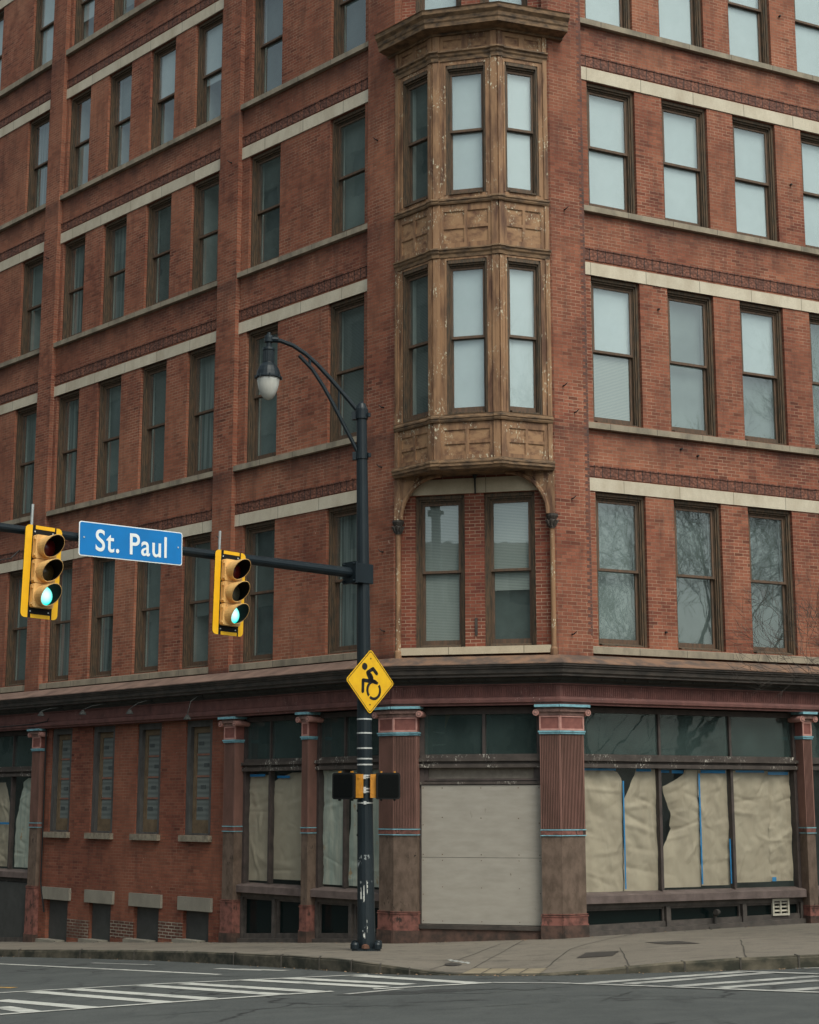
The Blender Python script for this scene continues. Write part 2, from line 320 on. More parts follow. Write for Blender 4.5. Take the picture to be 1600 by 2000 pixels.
def pavement_mat():
    t = NT('concrete')
    f = t.noise(45, 5, 0.7); big = t.noise(0.8, 6, 0.65); st = t.noise(2.6, 6, 0.65)
    c = t.mix(t.ramp(f, [(0.3, 0.0), (0.7, 1.0)]), (0.125, 0.105, 0.082), (0.25, 0.213, 0.168))
    c = t.mix(t.ramp(big, [(0.4, 0.0), (0.68, 0.55)]), c, (0.125, 0.105, 0.083))
    c = t.mix(t.ramp(st, [(0.52, 0.0), (0.68, 0.65)]), c, (0.085, 0.073, 0.06))
    c = t.mix(t.ramp(t.noise(16, 3, 0.6), [(0.66, 0.0), (0.70, 0.6)]), c, (0.06, 0.052, 0.045))
    t.link(c, t.b.inputs['Base Color']); t.b.inputs['Roughness'].default_value = 0.88
    t.bump(f, 0.3, 0.008); MATS['concrete'] = t.m
pavement_mat()
plain('kerb_stone', (0.145, 0.12, 0.085), (0.035, 0.034, 0.024), 2.4, 0.9, (1, 1, 1.6), 0.40, 0.66, 0.6)
plain('joint_dark', (0.05, 0.043, 0.036), (0.08, 0.07, 0.058), 8, 0.9)
plain('tar_black', (0.030, 0.031, 0.030), (0.055, 0.057, 0.055), 9, 0.8)
plain('ramp_tile', (0.30, 0.245, 0.165), (0.21, 0.17, 0.115), 5, 0.85)
def paint_mat(name, c, worn, lo, hi):
    t = NT(name)
    f = t.ramp(t.noise(3.0, 7, 0.72), [(lo, 0.0), (hi, 1.0)]); f2 = t.noise(60, 4, 0.7)
    col = t.mix(f, worn, c); col = t.mix(t.ramp(f2, [(0.3, 0.4), (0.6, 0.0)]), col, worn)
    t.link(col, t.b.inputs['Base Color']); t.b.inputs['Roughness'].default_value = 0.75; MATS[name] = t.m
paint_mat('road_paint', (0.56, 0.55, 0.50), (0.16, 0.16, 0.15), 0.30, 0.48)
paint_mat('road_paint_worn', (0.47, 0.46, 0.42), (0.12, 0.122, 0.118), 0.33, 0.55)
paint_mat('road_paint_yellow', (0.55, 0.30, 0.05), (0.14, 0.12, 0.09), 0.25, 0.48)

# ------------------------------------------------------------------ mesh helpers
WM = {}                     # world matrix per object, kept by hand
class MB:
    def __init__(s): s.v = []; s.f = []; s.m = []
    def face(s, pts, m=0):
        i = len(s.v); s.v += [tuple(p) for p in pts]; s.f.append(tuple(range(i, i + len(pts)))); s.m.append(m)
    def box(s, x0, x1, y0, y1, z0, z1, m=0):
        if x0 > x1: x0, x1 = x1, x0
        if y0 > y1: y0, y1 = y1, y0
        i = len(s.v)
        s.v += [(x0, y0, z0), (x1, y0, z0), (x1, y1, z0), (x0, y1, z0), (x0, y0, z1), (x1, y0, z1), (x1, y1, z1), (x0, y1, z1)]
        for q in ((0, 3, 2, 1), (4, 5, 6, 7), (0, 1, 5, 4), (1, 2, 6, 5), (2, 3, 7, 6), (3, 0, 4, 7)):
            s.f.append(tuple(i + k for k in q)); s.m.append(m)
    def prism(s, poly, d0, d1, put, m=0):          # poly 2-D, extruded from d0 to d1; put(a, b, d) -> xyz
        n = len(poly); i = len(s.v)
        s.v += [put(a, b, d0) for a, b in poly] + [put(a, b, d1) for a, b in poly]
        s.f.append(tuple(range(i, i + n))); s.m.append(m); s.f.append(tuple(i + n + k for k in reversed(range(n)))); s.m.append(m)
        for k in range(n):
            s.f.append((i + k, i + (k + 1) % n, i + n + (k + 1) % n, i + n + k)); s.m.append(m)
    def tube(s, pts, rad, n=8, m=0, caps=True):
        pts = [Vector(p) for p in pts]; rad = rad if isinstance(rad, (list, tuple)) else [rad] * len(pts)
        base = len(s.v); up = None
        for k, p in enumerate(pts):
            d = (pts[min(k + 1, len(pts) - 1)] - pts[max(k - 1, 0)]).normalized()
            if up is None:
                up = Vector((0, 0, 1)) if abs(d.z) < 0.9 else Vector((1, 0, 0))
            a = d.cross(up).normalized(); b = a.cross(d).normalized(); up = b
            for j in range(n):
                t = 2 * math.pi * j / n
                s.v.append(tuple(p + (a * math.cos(t) + b * math.sin(t)) * rad[k]))
        for k in range(len(pts) - 1):
            for j in range(n):
                s.f.append((base + k * n + j, base + k * n + (j + 1) % n, base + (k + 1) * n + (j + 1) % n, base + (k + 1) * n + j)); s.m.append(m)
        if caps:
            s.f.append(tuple(base + j for j in reversed(range(n)))); s.m.append(m)
            e = base + (len(pts) - 1) * n; s.f.append(tuple(e + j for j in range(n))); s.m.append(m)
    def lathe(s, prof, cx=0, cy=0, n=16, m=0, closed=True):
        base = len(s.v)
        for r, z in prof:
            for j in range(n):
                t = 2 * math.pi * j / n; s.v.append((cx + r * math.cos(t), cy + r * math.sin(t), z))
        for k in range(len(prof) - 1):
            for j in range(n):
                s.f.append((base + k * n + j, base + k * n + (j + 1) % n, base + (k + 1) * n + (j + 1) % n, base + (k + 1) * n + j)); s.m.append(m)
        if closed:
            s.f.append(tuple(base + j for j in reversed(range(n)))); s.m.append(m)
            e = base + (len(prof) - 1) * n; s.f.append(tuple(e + j for j in range(n))); s.m.append(m)
    def sweep(s, path, prof, m=0, closed=True, caps=True):   # path [(x,y)], outward side = right of travel; prof [(v,z)]
        N = len(path); offs = []
        for k in range(N):
            p = Vector(path[k]); ns = []
            for a, b in ((k - 1, k), (k, k + 1)):
                if a >= 0 and b < N:
                    d = (Vector(path[b]) - Vector(path[a])).normalized(); ns.append(Vector((d.y, -d.x)))
            if len(ns) == 2:
                h = (ns[0] + ns[1]).normalized(); mm = h / h.dot(ns[0])
            else: mm = ns[0]
            offs.append((p, mm))
        base = len(s.v); M = len(prof)
        for p, mm in offs:
            for v, z in prof:
                q = p + mm * v; s.v.append((q.x, q.y, z))
        R_ = M if closed else M - 1
        for k in range(N - 1):
            for j in range(R_):
                a = base + k * M + j; b = base + k * M + (j + 1) % M
                s.f.append((a, b, b + M, a + M)); s.m.append(m)
        if closed and caps:
            s.f.append(tuple(base + j for j in range(M))); s.m.append(m)
            e = base + (N - 1) * M; s.f.append(tuple(e + j for j in reversed(range(M)))); s.m.append(m)
    def wall(s, x0, x1, z0, z1, y, holes, m=0, mr=None):     # sheet facing -y with reveals: hole (x0,x1,z0,z1,depth)
        mr = m if mr is None else mr
        xs = sorted({x0, x1, *[max(x0, min(x1, h[k])) for h in holes for k in (0, 1)]}); zs = sorted({z0, z1, *[max(z0, min(z1, h[k])) for h in holes for k in (2, 3)]})
        for a, b in zip(xs, xs[1:]):
            for c, d in zip(zs, zs[1:]):
                mx, mz = (a + b) / 2, (c + d) / 2
                if any(h[0] < mx < h[1] and h[2] < mz < h[3] for h in holes): continue
                s.face([(a, y, c), (b, y, c), (b, y, d), (a, y, d)], m)
        for h0, h1, a, b, dep in holes:
            s.face([(h0, y, a), (h0, y, b), (h0, y + dep, b), (h0, y + dep, a)], mr)
            s.face([(h1, y, a), (h1, y + dep, a), (h1, y + dep, b), (h1, y, b)], mr)
            s.face([(h0, y, b), (h1, y, b), (h1, y + dep, b), (h0, y + dep, b)], mr)
            s.face([(h0, y, a), (h0, y + dep, a), (h1, y + dep, a), (h1, y, a)], mr)
    def mesh(s, name, mats, org=(0, 0, 0), smooth=False, recalc=True):
        me = bpy.data.meshes.new(name)
        me.from_pydata([(x - org[0], y - org[1], z - org[2]) for x, y, z in s.v], [], s.f)
        for mt in mats: me.materials.append(MATS[mt])
        me.polygons.foreach_set('material_index', s.m)
        if recalc:
            bm = bmesh.new(); bm.from_mesh(me); bmesh.ops.recalc_face_normals(bm, faces=bm.faces[:]); bm.to_mesh(me); bm.free()
        uv = me.uv_layers.new(name='UVMap'); data = [0.0] * (2 * len(me.loops))
        for p in me.polygons:
            n = p.normal; ax = (abs(n.x), abs(n.y), abs(n.z))
            for li in p.loop_indices:
                c = me.vertices[me.loops[li].vertex_index].co
                X, Y, Z = c.x + org[0], c.y + org[1], c.z + org[2]
                if ax[2] > 0.8: u, w = X, Y
                elif ax[1] >= ax[0]: u, w = X, Z
                else: u, w = Y, Z
                data[2 * li] = u; data[2 * li + 1] = w
        uv.data.foreach_set('uv', data)
        if smooth: me.polygons.foreach_set('use_smooth', [True] * len(me.polygons))
        return me

class Frame:                # a wall: local x to the right seen from outside, local y into the building, z up
    def __init__(s, o, r, sg=1):
        s.o = Vector((o[0], o[1], 0)); s.r = Vector((r[0], r[1])).normalized(); s.sg = sg
        s.M = Matrix.Translation(s.o) @ Matrix.Rotation(math.atan2(s.r.y, s.r.x), 4, 'Z')
    def W(s, u, v, z): return s.M @ Vector((s.sg * u, -v, z))
WORLD = Frame((0, 0), (1, 0))

def put(name, me, M, parent=None):
    o = bpy.data.objects.new(name, me); COL.objects.link(o)
    if parent is not None:
        o.parent = parent; o.matrix_basis = WM[parent.name].inverted() @ M
    else: o.matrix_basis = M
    WM[o.name] = M.copy(); return o
def build(name, mb, mats, frame=WORLD, parent=None, smooth=False, recalc=True):
    mats = [mats] if isinstance(mats, str) else mats
    xs, ys, zs = zip(*mb.v)
    org = ((min(xs) + max(xs)) / 2, (min(ys) + max(ys)) / 2, min(zs))
    me = mb.mesh(name, mats, org, smooth, recalc)
    return put(name, me, frame.M @ Matrix.Translation(org), parent)
def empty(name, M, parent=None):
    o = put(name, None, M, parent); o.empty_display_size = 0.3; return o
def tag(o, label=None, cat=None, group=None, kind=None):
    if label: o['label'] = label
    if cat: o['category'] = cat
    if group: o['group'] = group
    if kind: o['kind'] = kind
    return o
def clone(o, M, parent=None):
    c = o.copy(); COL.objects.link(c); c.parent = parent
    c.matrix_basis = (WM[parent.name].inverted() @ M) if parent is not None else M
    WM[c.name] = M.copy(); return c
def clone_tree(o, M, parent=None):
    c = clone(o, M, parent)
    for ch in list(o.children):
        d = clone(ch, M @ (WM[o.name].inverted() @ WM[ch.name]), c)
        for g in list(ch.children): clone(g, WM[d.name] @ (WM[ch.name].inverted() @ WM[g.name]), d)
    return c

# ------------------------------------------------------------------ layout of the corner (metres)
CL = Vector((-0.3036, 30.0766)); CR = Vector((2.7832, 29.3013))
dL = Vector((-0.69740, 0.71668)); dC = Vector((0.96987, -0.24362)); dR = Vector((0.89957, 0.43677))
FL = Frame(CL, -dL, -1); FC = Frame(CL, dC); FR = Frame(CR, dR)
WC = 3.1826
GA, GB = 0.0383, -0.0446
def zg(x, y): return GA * (x + 0.3) + GB * (y - 30.08) - 0.07
ROAD = -0.15
RECESS = -0.12               # wall face behind the brick piers

# ------------------------------------------------------------------ the ground
def grade(x, y): return zg(max(-18, min(14, x)), max(9, min(62, y)))
def axis(lo, hi, dense_lo, dense_hi, big, fine):
    out = []; a = lo
    while a < hi:
        out.append(a)
        if dense_lo <= a < dense_hi: a += fine
        else: a = min(a + big, dense_lo) if a < dense_lo else a + big
    out.append(hi); return out
gx = axis(-300, 300, -20, 16, 20, 2.0); gy = axis(-300, 500, 8, 64, 20, 2.0)
mb = MB()
for y in gy:
    for x in gx: mb.v.append((x, y, grade(x, y) + ROAD))
for j in range(len(gy) - 1):
    for i in range(len(gx) - 1):
        a = j * len(gx) + i; mb.f.append((a, a + 1, a + 1 + len(gx), a + len(gx))); mb.m.append(0)
tag(build('road', mb, 'asphalt', recalc=False), kind='structure')

kerb_pts = [(-22.0, 54.0, .13), (-14, 42.6, .13), (-8.81, 34.97, .14), (-6.6, 32.6, .155), (-4.78, 30.39, .165), (-3.3, 28.2, .18), (-2.06, 26.16, .19), (-1.16, 24.66, .18), (-0.56, 23.63, .14), (0.0, 22.98, .075), (0.53, 22.5, .02),
            (1.2, 22.0, .012), (1.75, 21.66, .012), (2.36, 21.45, .045), (3.36, 21.32, .11), (4.3, 21.15, .145), (5.27, 20.97, .16), (8.0, 20.9, .13), (16.0, 23.5, .13), (26, 28.2, .13)]
LW = lambda u, v=-0.5: FL.W(u, v, 0).to_2d(); CW = lambda u, v=-0.5: FC.W(u, v, 0).to_2d(); RW = lambda u, v=-0.5: FR.W(u, v, 0).to_2d()
inner = [LW(30), LW(19), LW(12.7), LW(9.5), LW(6.6), LW(4.2), LW(2.4), LW(1.2), LW(.5), CW(.15), CW(.7), CW(1.4), CW(2.1), CW(2.9), RW(.3), RW(1.3), RW(2.8), RW(6.2), RW(12), RW(20)]
NS = 14
smb = MB(); rows = []
def lerp(a, b, t): return a + (b - a) * t
fine = []
for k in range(len(kerb_pts) - 1):
    for q in range(4):
        t = q / 4; fine.append(([lerp(kerb_pts[k][c], kerb_pts[k + 1][c], t) for c in range(3)], inner[k].lerp(inner[k + 1], t)))
fine.append((list(kerb_pts[-1]), inner[-1]))
for (kx, ky, kh), ip in fine:
    zk = zg(kx, ky) + ROAD + kh; zi = zg(ip.x, ip.y)
    for j in range(NS + 1):
        t = j / NS; smb.v.append((lerp(kx, ip.x, t), lerp(ky, ip.y, t), lerp(zk, zi, t)))
for k in range(len(fine) - 1):
    for j in range(NS):
        a = k * (NS + 1) + j; smb.f.append((a, a + NS + 1, a + NS + 2, a + 1)); smb.m.append(0)
tag(build('sidewalk', smb, 'concrete', recalc=False), kind='structure')
walk_bvh = BVHTree.FromPolygons([Vector(v) for v in smb.v], smb.f)
def walk_z(x, y):
    h = walk_bvh.ray_cast(Vector((x, y, 50)), Vector((0, 0, -1)))
    return h[0].z if h[0] else zg(x, y) + ROAD
mb = MB()
for k, ((kx, ky, kh), ip) in enumerate(fine):
    d = (ip - Vector((kx, ky))).normalized(); q = Vector((kx, ky)) + d * 0.17
    wob = 0.008 * noise.noise(Vector((kx * 1.3, ky * 1.3, 0))) + 0.010 * math.sin(int((kx * .9 - ky * .55) / 1.9) * 7.3)
    zt = zg(kx, ky) + ROAD + kh + wob; zq = walk_z(q.x, q.y)
    o = Vector((kx, ky)) - d * (0.012 + 0.5 * wob)
    mb.v += [(o.x, o.y, zg(kx, ky) + ROAD - 0.08), (o.x, o.y, zt - 0.02), (kx + d.x * .02, ky + d.y * .02, zt + 0.006), (q.x, q.y, zq + 0.006), (q.x, q.y, zq - 0.05)]
for k in range(len(fine) - 1):
    for j in range(4):
        a = k * 5 + j; mb.f.append((a, a + 1, a + 6, a + 5)); mb.m.append(0)
for k in range(3, len(fine) - 4, 3):
    (kx, ky, kh), ip = fine[k]
    if kh < .06: continue
    d = (ip - Vector((kx, ky))).normalized(); tt = Vector((-d.y, d.x)) * .011; zt = zg(kx, ky) + ROAD + kh + .012
    P = [Vector((kx, ky)) - d * .022 - tt, Vector((kx, ky)) - d * .022 + tt, Vector((kx, ky)) + d * .17 + tt, Vector((kx, ky)) + d * .17 - tt]
    mb.prism([(p.x, p.y) for p in P], zt - kh - .05, zt, lambda a, b, q: (a, b, q), 1)
tag(build('kerb', mb, ['kerb_stone', 'joint_dark']), kind='structure')

def drape(mb, quad, off, n=4, road=False, m=0):
    P = [Vector(q) for q in quad]
    def pt(s, t):
        q = P[0].lerp(P[1], s).lerp(P[3].lerp(P[2], s), t)
        return (q.x, q.y, (zg(q.x, q.y) + ROAD if road else walk_z(q.x, q.y)) + off)
    for i in range(n):
        for j in range(n):
            mb.face([pt(i / n, j / n), pt((i + 1) / n, j / n), pt((i + 1) / n, (j + 1) / n), pt(i / n, (j + 1) / n)], m)
def strip(mb, a, b, w, off, n=6, road=False, m=0, w2=None):
    a, b = Vector(a), Vector(b); d = (b - a).normalized(); p = Vector((-d.y, d.x)); w2 = w2 or w
    drape(mb, [a - p * w / 2, b - p * w2 / 2, b + p * w2 / 2, a + p * w / 2], off, n, road, m)

cw = MB()
BARS = [((-4.95, 19.79), (-4.31, 18.76)), ((-5.27, 21.02), (-3.73, 19.08)), ((-5.18, 22.48), (-2.89, 19.45)), ((-4.66, 22.68), (-2.41, 19.76)), ((-3.74, 22.93), (-1.56, 19.97)),
        ((-3.17, 22.97), (-1.14, 20.26)), ((-2.38, 23.31), (-0.32, 20.61)), ((-1.72, 23.25), (0.0, 20.9)), ((-0.73, 23.2), (0.9, 20.56))]
for a, b in BARS: strip(cw, a, b, 0.24, 0.006, 6, True)
for a, b in (((-7.5, 21.8), (-5.67, 22.5)), ((-5.67, 22.5), (-3.53, 23.1)), ((-3.53, 23.1), (-0.6, 23.35))): strip(cw, a, b, 0.13, 0.008, 6, True)
for a, b in (((-4.65, 18.57), (-2.81, 19.45)), ((-2.81, 19.45), (-0.95, 20.2)), ((-0.45, 20.3), (1.04, 20.62))): strip(cw, a, b, 0.15, 0.008, 6, True)
RB = [((2.15, 19.82), (4.24, 20.77)), ((2.6, 19.47), (4.56, 20.45)), ((3.08, 18.8), (4.9, 19.5)), ((3.49, 18.3), (4.75, 18.85)), ((3.98, 17.55), (5.2, 17.95))]
for a, b in RB: strip(cw, a, b, 0.27, 0.006, 6, True, 1)
for a, b in (((1.04, 20.62), (1.89, 20.02)), ((1.89, 20.02), (3.19, 18.48)), ((3.19, 18.48), (4.6, 16.75))): strip(cw, a, b, 0.12, 0.008, 6, True, 1)
for a, b in (((4.18, 20.92), (5.0, 19.8)), ((4.98, 21.0), (5.9, 20.6))): strip(cw, a, b, 0.14, 0.010, 6, True, 1)
strip(cw, (-0.77, 19.63), (-0.1, 20.15), 0.14, 0.006, 6, True, 1)
tag(build('crosswalk', cw, ['road_paint', 'road_paint_worn'], recalc=False), kind='structure')
ln = MB()
strip(ln, (-14, 39.4), (-2.9, 24.85), 0.13, 0.006, 10, True, 0)
strip(ln, (-5.9, 30.3), (-4.5, 28.64), 0.10, 0.006, 4, True, 1)
strip(ln, (-3.15, 26.6), (-1.9, 25.2), 0.16, 0.006, 4, True, 1); strip(ln, (-2.9, 26.1), (-2.3, 25.5), 0.10, 0.006, 4, True, 1)
strip(ln, (-7.4, 24.9), (-5.7, 23.55), 0.14, 0.006, 4, True, 2)
tag(build('road_marking', ln, ['road_paint', 'road_paint_worn', 'road_paint_yellow'], recalc=False), kind='structure')
jt = MB()
for a, b in (((0.74, 22.4), (2.05, 29.3)), ((1.74, 21.85), (2.6, 26.2)), ((1.17, 24.75), (2.22, 23.9)), ((2.6, 26.2), (4.6, 31.2)), ((-0.9, 24.9), (1.0, 25.2)), ((-4.1, 29.6), (-2.3, 31.6)), ((-7.0, 33.2), (-5.2, 35.0)),
             ((2.9, 21.45), (3.3, 25.5)), ((4.4, 21.2), (5.3, 26)), ((5.8, 21.1), (7.2, 26.5)), ((2.6, 26.2), (7.4, 26.9)), ((0.2, 23.2), (0.75, 22.6)), ((-2.2, 26.7), (-.9, 28.2)), ((3.2, 24.4), (6.8, 24.6)), ((-3.0, 28.1), (-1.0, 30.0)), ((-5.6, 31.6), (-3.8, 33.4)), ((7.2, 21.2), (9.2, 27)), ((-1.9, 26.6), (2.0, 28.2)), ((0.3, 23.2), (1.6, 28.6)), ((-8.5, 35.4), (-1.2, 28.6)), ((0.0, 23.1), (0.45, 22.9)), ((0.45, 22.9), (0.7, 22.45))):
    pa = Vector(a); pb = Vector(b); N = 7; prev = pa
    for k in range(1, N + 1):
        q = pa.lerp(pb, k / N); q += Vector((random.uniform(-.016, .016), random.uniform(-.016, .016))) if k < N else Vector((0, 0))
        strip(jt, prev, q, random.uniform(.014, .026), 0.004, 1); prev = q
for k in range(1, 4):
    t = k / 4; strip(jt, Vector((0.73, 22.38)).lerp(Vector((1.72, 21.75)), t), Vector((0.91, 23.25)).lerp(Vector((1.91, 22.55)), t), 0.02, 0.012, 2)
strip(jt, (0.91, 23.25), (1.91, 22.55), 0.022, 0.012, 3)
tag(build('pavement_joints', jt, 'joint_dark', recalc=False), kind='structure')
rc = MB()
for a, b, w in (((-.6, 20.0), (.5, 19.3), .03), ((.2, 19.9), (1.5, 19.2), .03), ((.5, 19.3), (1.1, 19.7), .025), ((-.2, 19.5), (.9, 18.9), .025), ((.9, 18.9), (1.9, 19.5), .02), ((1.6, 18.2), (2.9, 17.4), .02), ((-1.5, 18.0), (.2, 17.6), .02), ((-3, 17.6), (-1.5, 18.0), .02), ((2.0, 17.2), (2.5, 18.3), .018), ((-4.9, 25.4), (-2.0, 23.9), .03), ((.2, 16.9), (1.6, 17.3), .02)):
    pa = Vector(a); pb = Vector(b); prev = pa
    for k in range(1, 10):
        q = pa.lerp(pb, k / 9) + (Vector((random.uniform(-.05, .05), random.uniform(-.07, .07))) if k < 9 else Vector((0, 0)))
        strip(rc, prev, q, w * random.uniform(.6, 1.4), 0.003, 1, True); prev = q
tag(build('road_cracks', rc, 'tar_black', recalc=False), kind='structure')
rp = MB(); N = 22; cc = Vector((-.05, 19.55))
pts = [cc + Vector((math.cos(2 * math.pi * k / N) * .75 * (1 + .25 * math.sin(k * 2.7)), math.sin(2 * math.pi * k / N) * .28 * (1 + .3 * math.sin(k * 1.9 + 1)))) for k in range(N)]
rp.face([(p.x, p.y, zg(p.x, p.y) + ROAD + .002) for p in pts]); tag(build('road_patch', rp, 'tar_black', recalc=False), kind='structure')
rt = MB(); drape(rt, [(0.72, 22.36), (1.72, 21.72), (1.91, 22.55), (0.91, 23.25)], 0.008, 4)
tag(build('kerb_ramp', rt, 'ramp_tile', recalc=False), kind='structure')

# ------------------------------------------------------------------ the corner building
bld = empty('brick_building', Matrix.Translation((CL.x, CL.y, 0)))
tag(bld, 'five storey red brick corner building with pale stone bands and a boarded shopfront', 'building')
TOPZ = 27.0
F2, F3, F4, F5, F6 = (5.43, 8.42), (9.80, 12.79), (14.24, 16.92), (18.27, 20.98), (22.40, 25.05)
FLOORS = [F2, F3, F4, F5, F6]
LWIN = [(1.02, 2.13), (3.79, 4.88), (6.03, 7.07), (7.90, 8.94), (9.78, 10.82), (11.65, 12.69), (13.66, 14.76), (16.45, 17.55)]
RWIN = [(0.96, 2.12), (2.79, 3.94), (4.61, 5.74), (6.44, 7.58)]
CWIN = [(0.40, 1.38), (1.76, 2.75)]
DEP = 0.30
Z0 = 4.30
# left wall
y0 = 0.12
mb = MB(); mb.wall(-24, 0, 4.9, TOPZ, y0, [(-b, -a, f[0], f[1], DEP) for f in FLOORS for a, b in LWIN])
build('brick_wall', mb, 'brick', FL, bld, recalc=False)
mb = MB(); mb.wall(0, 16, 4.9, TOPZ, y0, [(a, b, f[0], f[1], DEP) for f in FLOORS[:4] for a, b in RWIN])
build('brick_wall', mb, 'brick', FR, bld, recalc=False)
mb = MB(); mb.wall(0, WC, 4.9, TOPZ, y0, [(CWIN[0][0], CWIN[0][1], 5.40, 8.37, DEP), (CWIN[1][0], CWIN[1][1], 5.40, 8.37, DEP), (CWIN[0][0], CWIN[0][1], F5[0], F5[1], DEP), (CWIN[1][0], CWIN[1][1], F5[0], F5[1], DEP)])
build('brick_wall', mb, 'brick_red', FC, bld, recalc=False)
def pier(fr, u0, u1, z0=5.0):
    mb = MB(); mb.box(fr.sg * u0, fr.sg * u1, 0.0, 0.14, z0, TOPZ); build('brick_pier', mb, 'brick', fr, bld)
for a, b in ((0.0, 0.80), (5.15, 5.84), (12.82, 13.47), (17.85, 18.55)): pier(FL, a, b)
for a, b in ((0.0, 0.76), (8.05, 8.8)): pier(FR, a, b)
for a, b in ((0.0, 0.13), (WC - 0.13, WC)): pier(FC, a, b)
mb = MB()
for k in range(300):
    z = 5.6 + k * .0677; w = .10 if k % 2 else .045
    if z < 26: mb.box(.76 - w, .762, -.002, .05, z, z + .058)
build('dark_toothed_edge', mb, 'edge_brick_dark', FR, bld)  # toothed strip of darker brick up the pier edge
# back walls and roof close the block
mb = MB()
pl = [FL.W(24, -0.12, 0), FL.W(0, -0.12, 0), FC.W(WC, -0.12, 0), FR.W(16, -0.12, 0), FR.W(16, -14, 0), FL.W(24, -14, 0)]
mb.face([(p.x, p.y, TOPZ) for p in pl])
for a, b in ((3, 4), (4, 5), (5, 0)): mb.face([(pl[a].x, pl[a].y, -2), (pl[b].x, pl[b].y, -2), (pl[b].x, pl[b].y, TOPZ), (pl[a].x, pl[a].y, TOPZ)])
pm = [FL.W(24, -3.0, 0), FL.W(.2, -3.0, 0), FC.W(1.6, -3.2, 0), FR.W(.2, -3.0, 0), FR.W(16, -3.0, 0)]
build('roof', mb, 'roofing', WORLD, bld)
mb = MB()
for a, b in zip(pm, pm[1:]): mb.face([(a.x, a.y, -2), (b.x, b.y, -2), (b.x, b.y, 5.0), (a.x, a.y, 5.0)])
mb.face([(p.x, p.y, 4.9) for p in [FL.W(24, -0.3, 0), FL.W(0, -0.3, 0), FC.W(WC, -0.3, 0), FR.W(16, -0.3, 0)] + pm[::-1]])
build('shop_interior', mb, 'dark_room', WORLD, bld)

# stone bands, terracotta friezes and sill courses, one of each per bay and floor
LB = [(0.80, 5.15), (5.84, 12.82), (13.47, 17.85)]; RB_ = [(0.76, 8.05)]
BANDS = [(8.42, 8.675, 8.70, 8.90), (12.79, 13.045, 13.10, 13.32), (16.93, 17.205, 17.24, 17.45), (20.99, 21.26, 21.30, 21.50), (25.06, 25.33, 25.36, 25.56)]
SILLS = [(5.265, 5.425), (9.645, 9.795), (14.09, 14.235), (18.12, 18.265), (22.22, 22.395)]
for fr, bays, nf in ((FL, LB, 5), (FR, RB_, 4)):
    for u0, u1 in bays:
        for k in range(nf):
            b0, b1, t0, t1 = BANDS[k]; s = fr.sg
            mb = MB(); mb.box(s * u0, s * u1, 0.098, 0.16, b0, b1); build('stone_band', mb, 'band_stone', fr, bld)
            mb = MB(); mb.box(s * (u0 - 0.002), s * (u1 + 0.002), 0.104, 0.16, t0, t1); mb.box(s * u0, s * u1, 0.09, 0.15, t1 + 0.003, t1 + 0.028); build('terracotta_frieze', mb, 'terracotta', fr, bld)
            z0, z1 = SILLS[k]
            mb = MB(); mb.prism([(0.02, z0), (0.02, z1 - 0.03), (0.16, z1), (0.42, z1), (0.42, z0)], s * (u0 - 0.0), s * (u1 + 0.0), lambda a, b, d: (d, a, b)); build('stone_sill', mb, 'sill_stone', fr, bld)
mb = MB(); mb.box(0.13, WC - 0.13, 0.085, 0.2, 8.375, 8.67); build('stone_band', mb, 'cream_stone', FC, bld)
mb = MB(); mb.box(0.14, WC - 0.14, -0.02, 0.4, 5.255, 5.395); build('stone_sill', mb, 'cream_stone', FC, bld)
mb = MB(); mb.box(0.13, WC - 0.13, 0.0, 0.4, 18.12, 18.26); build('stone_sill', mb, 'sill_stone', FC, bld)

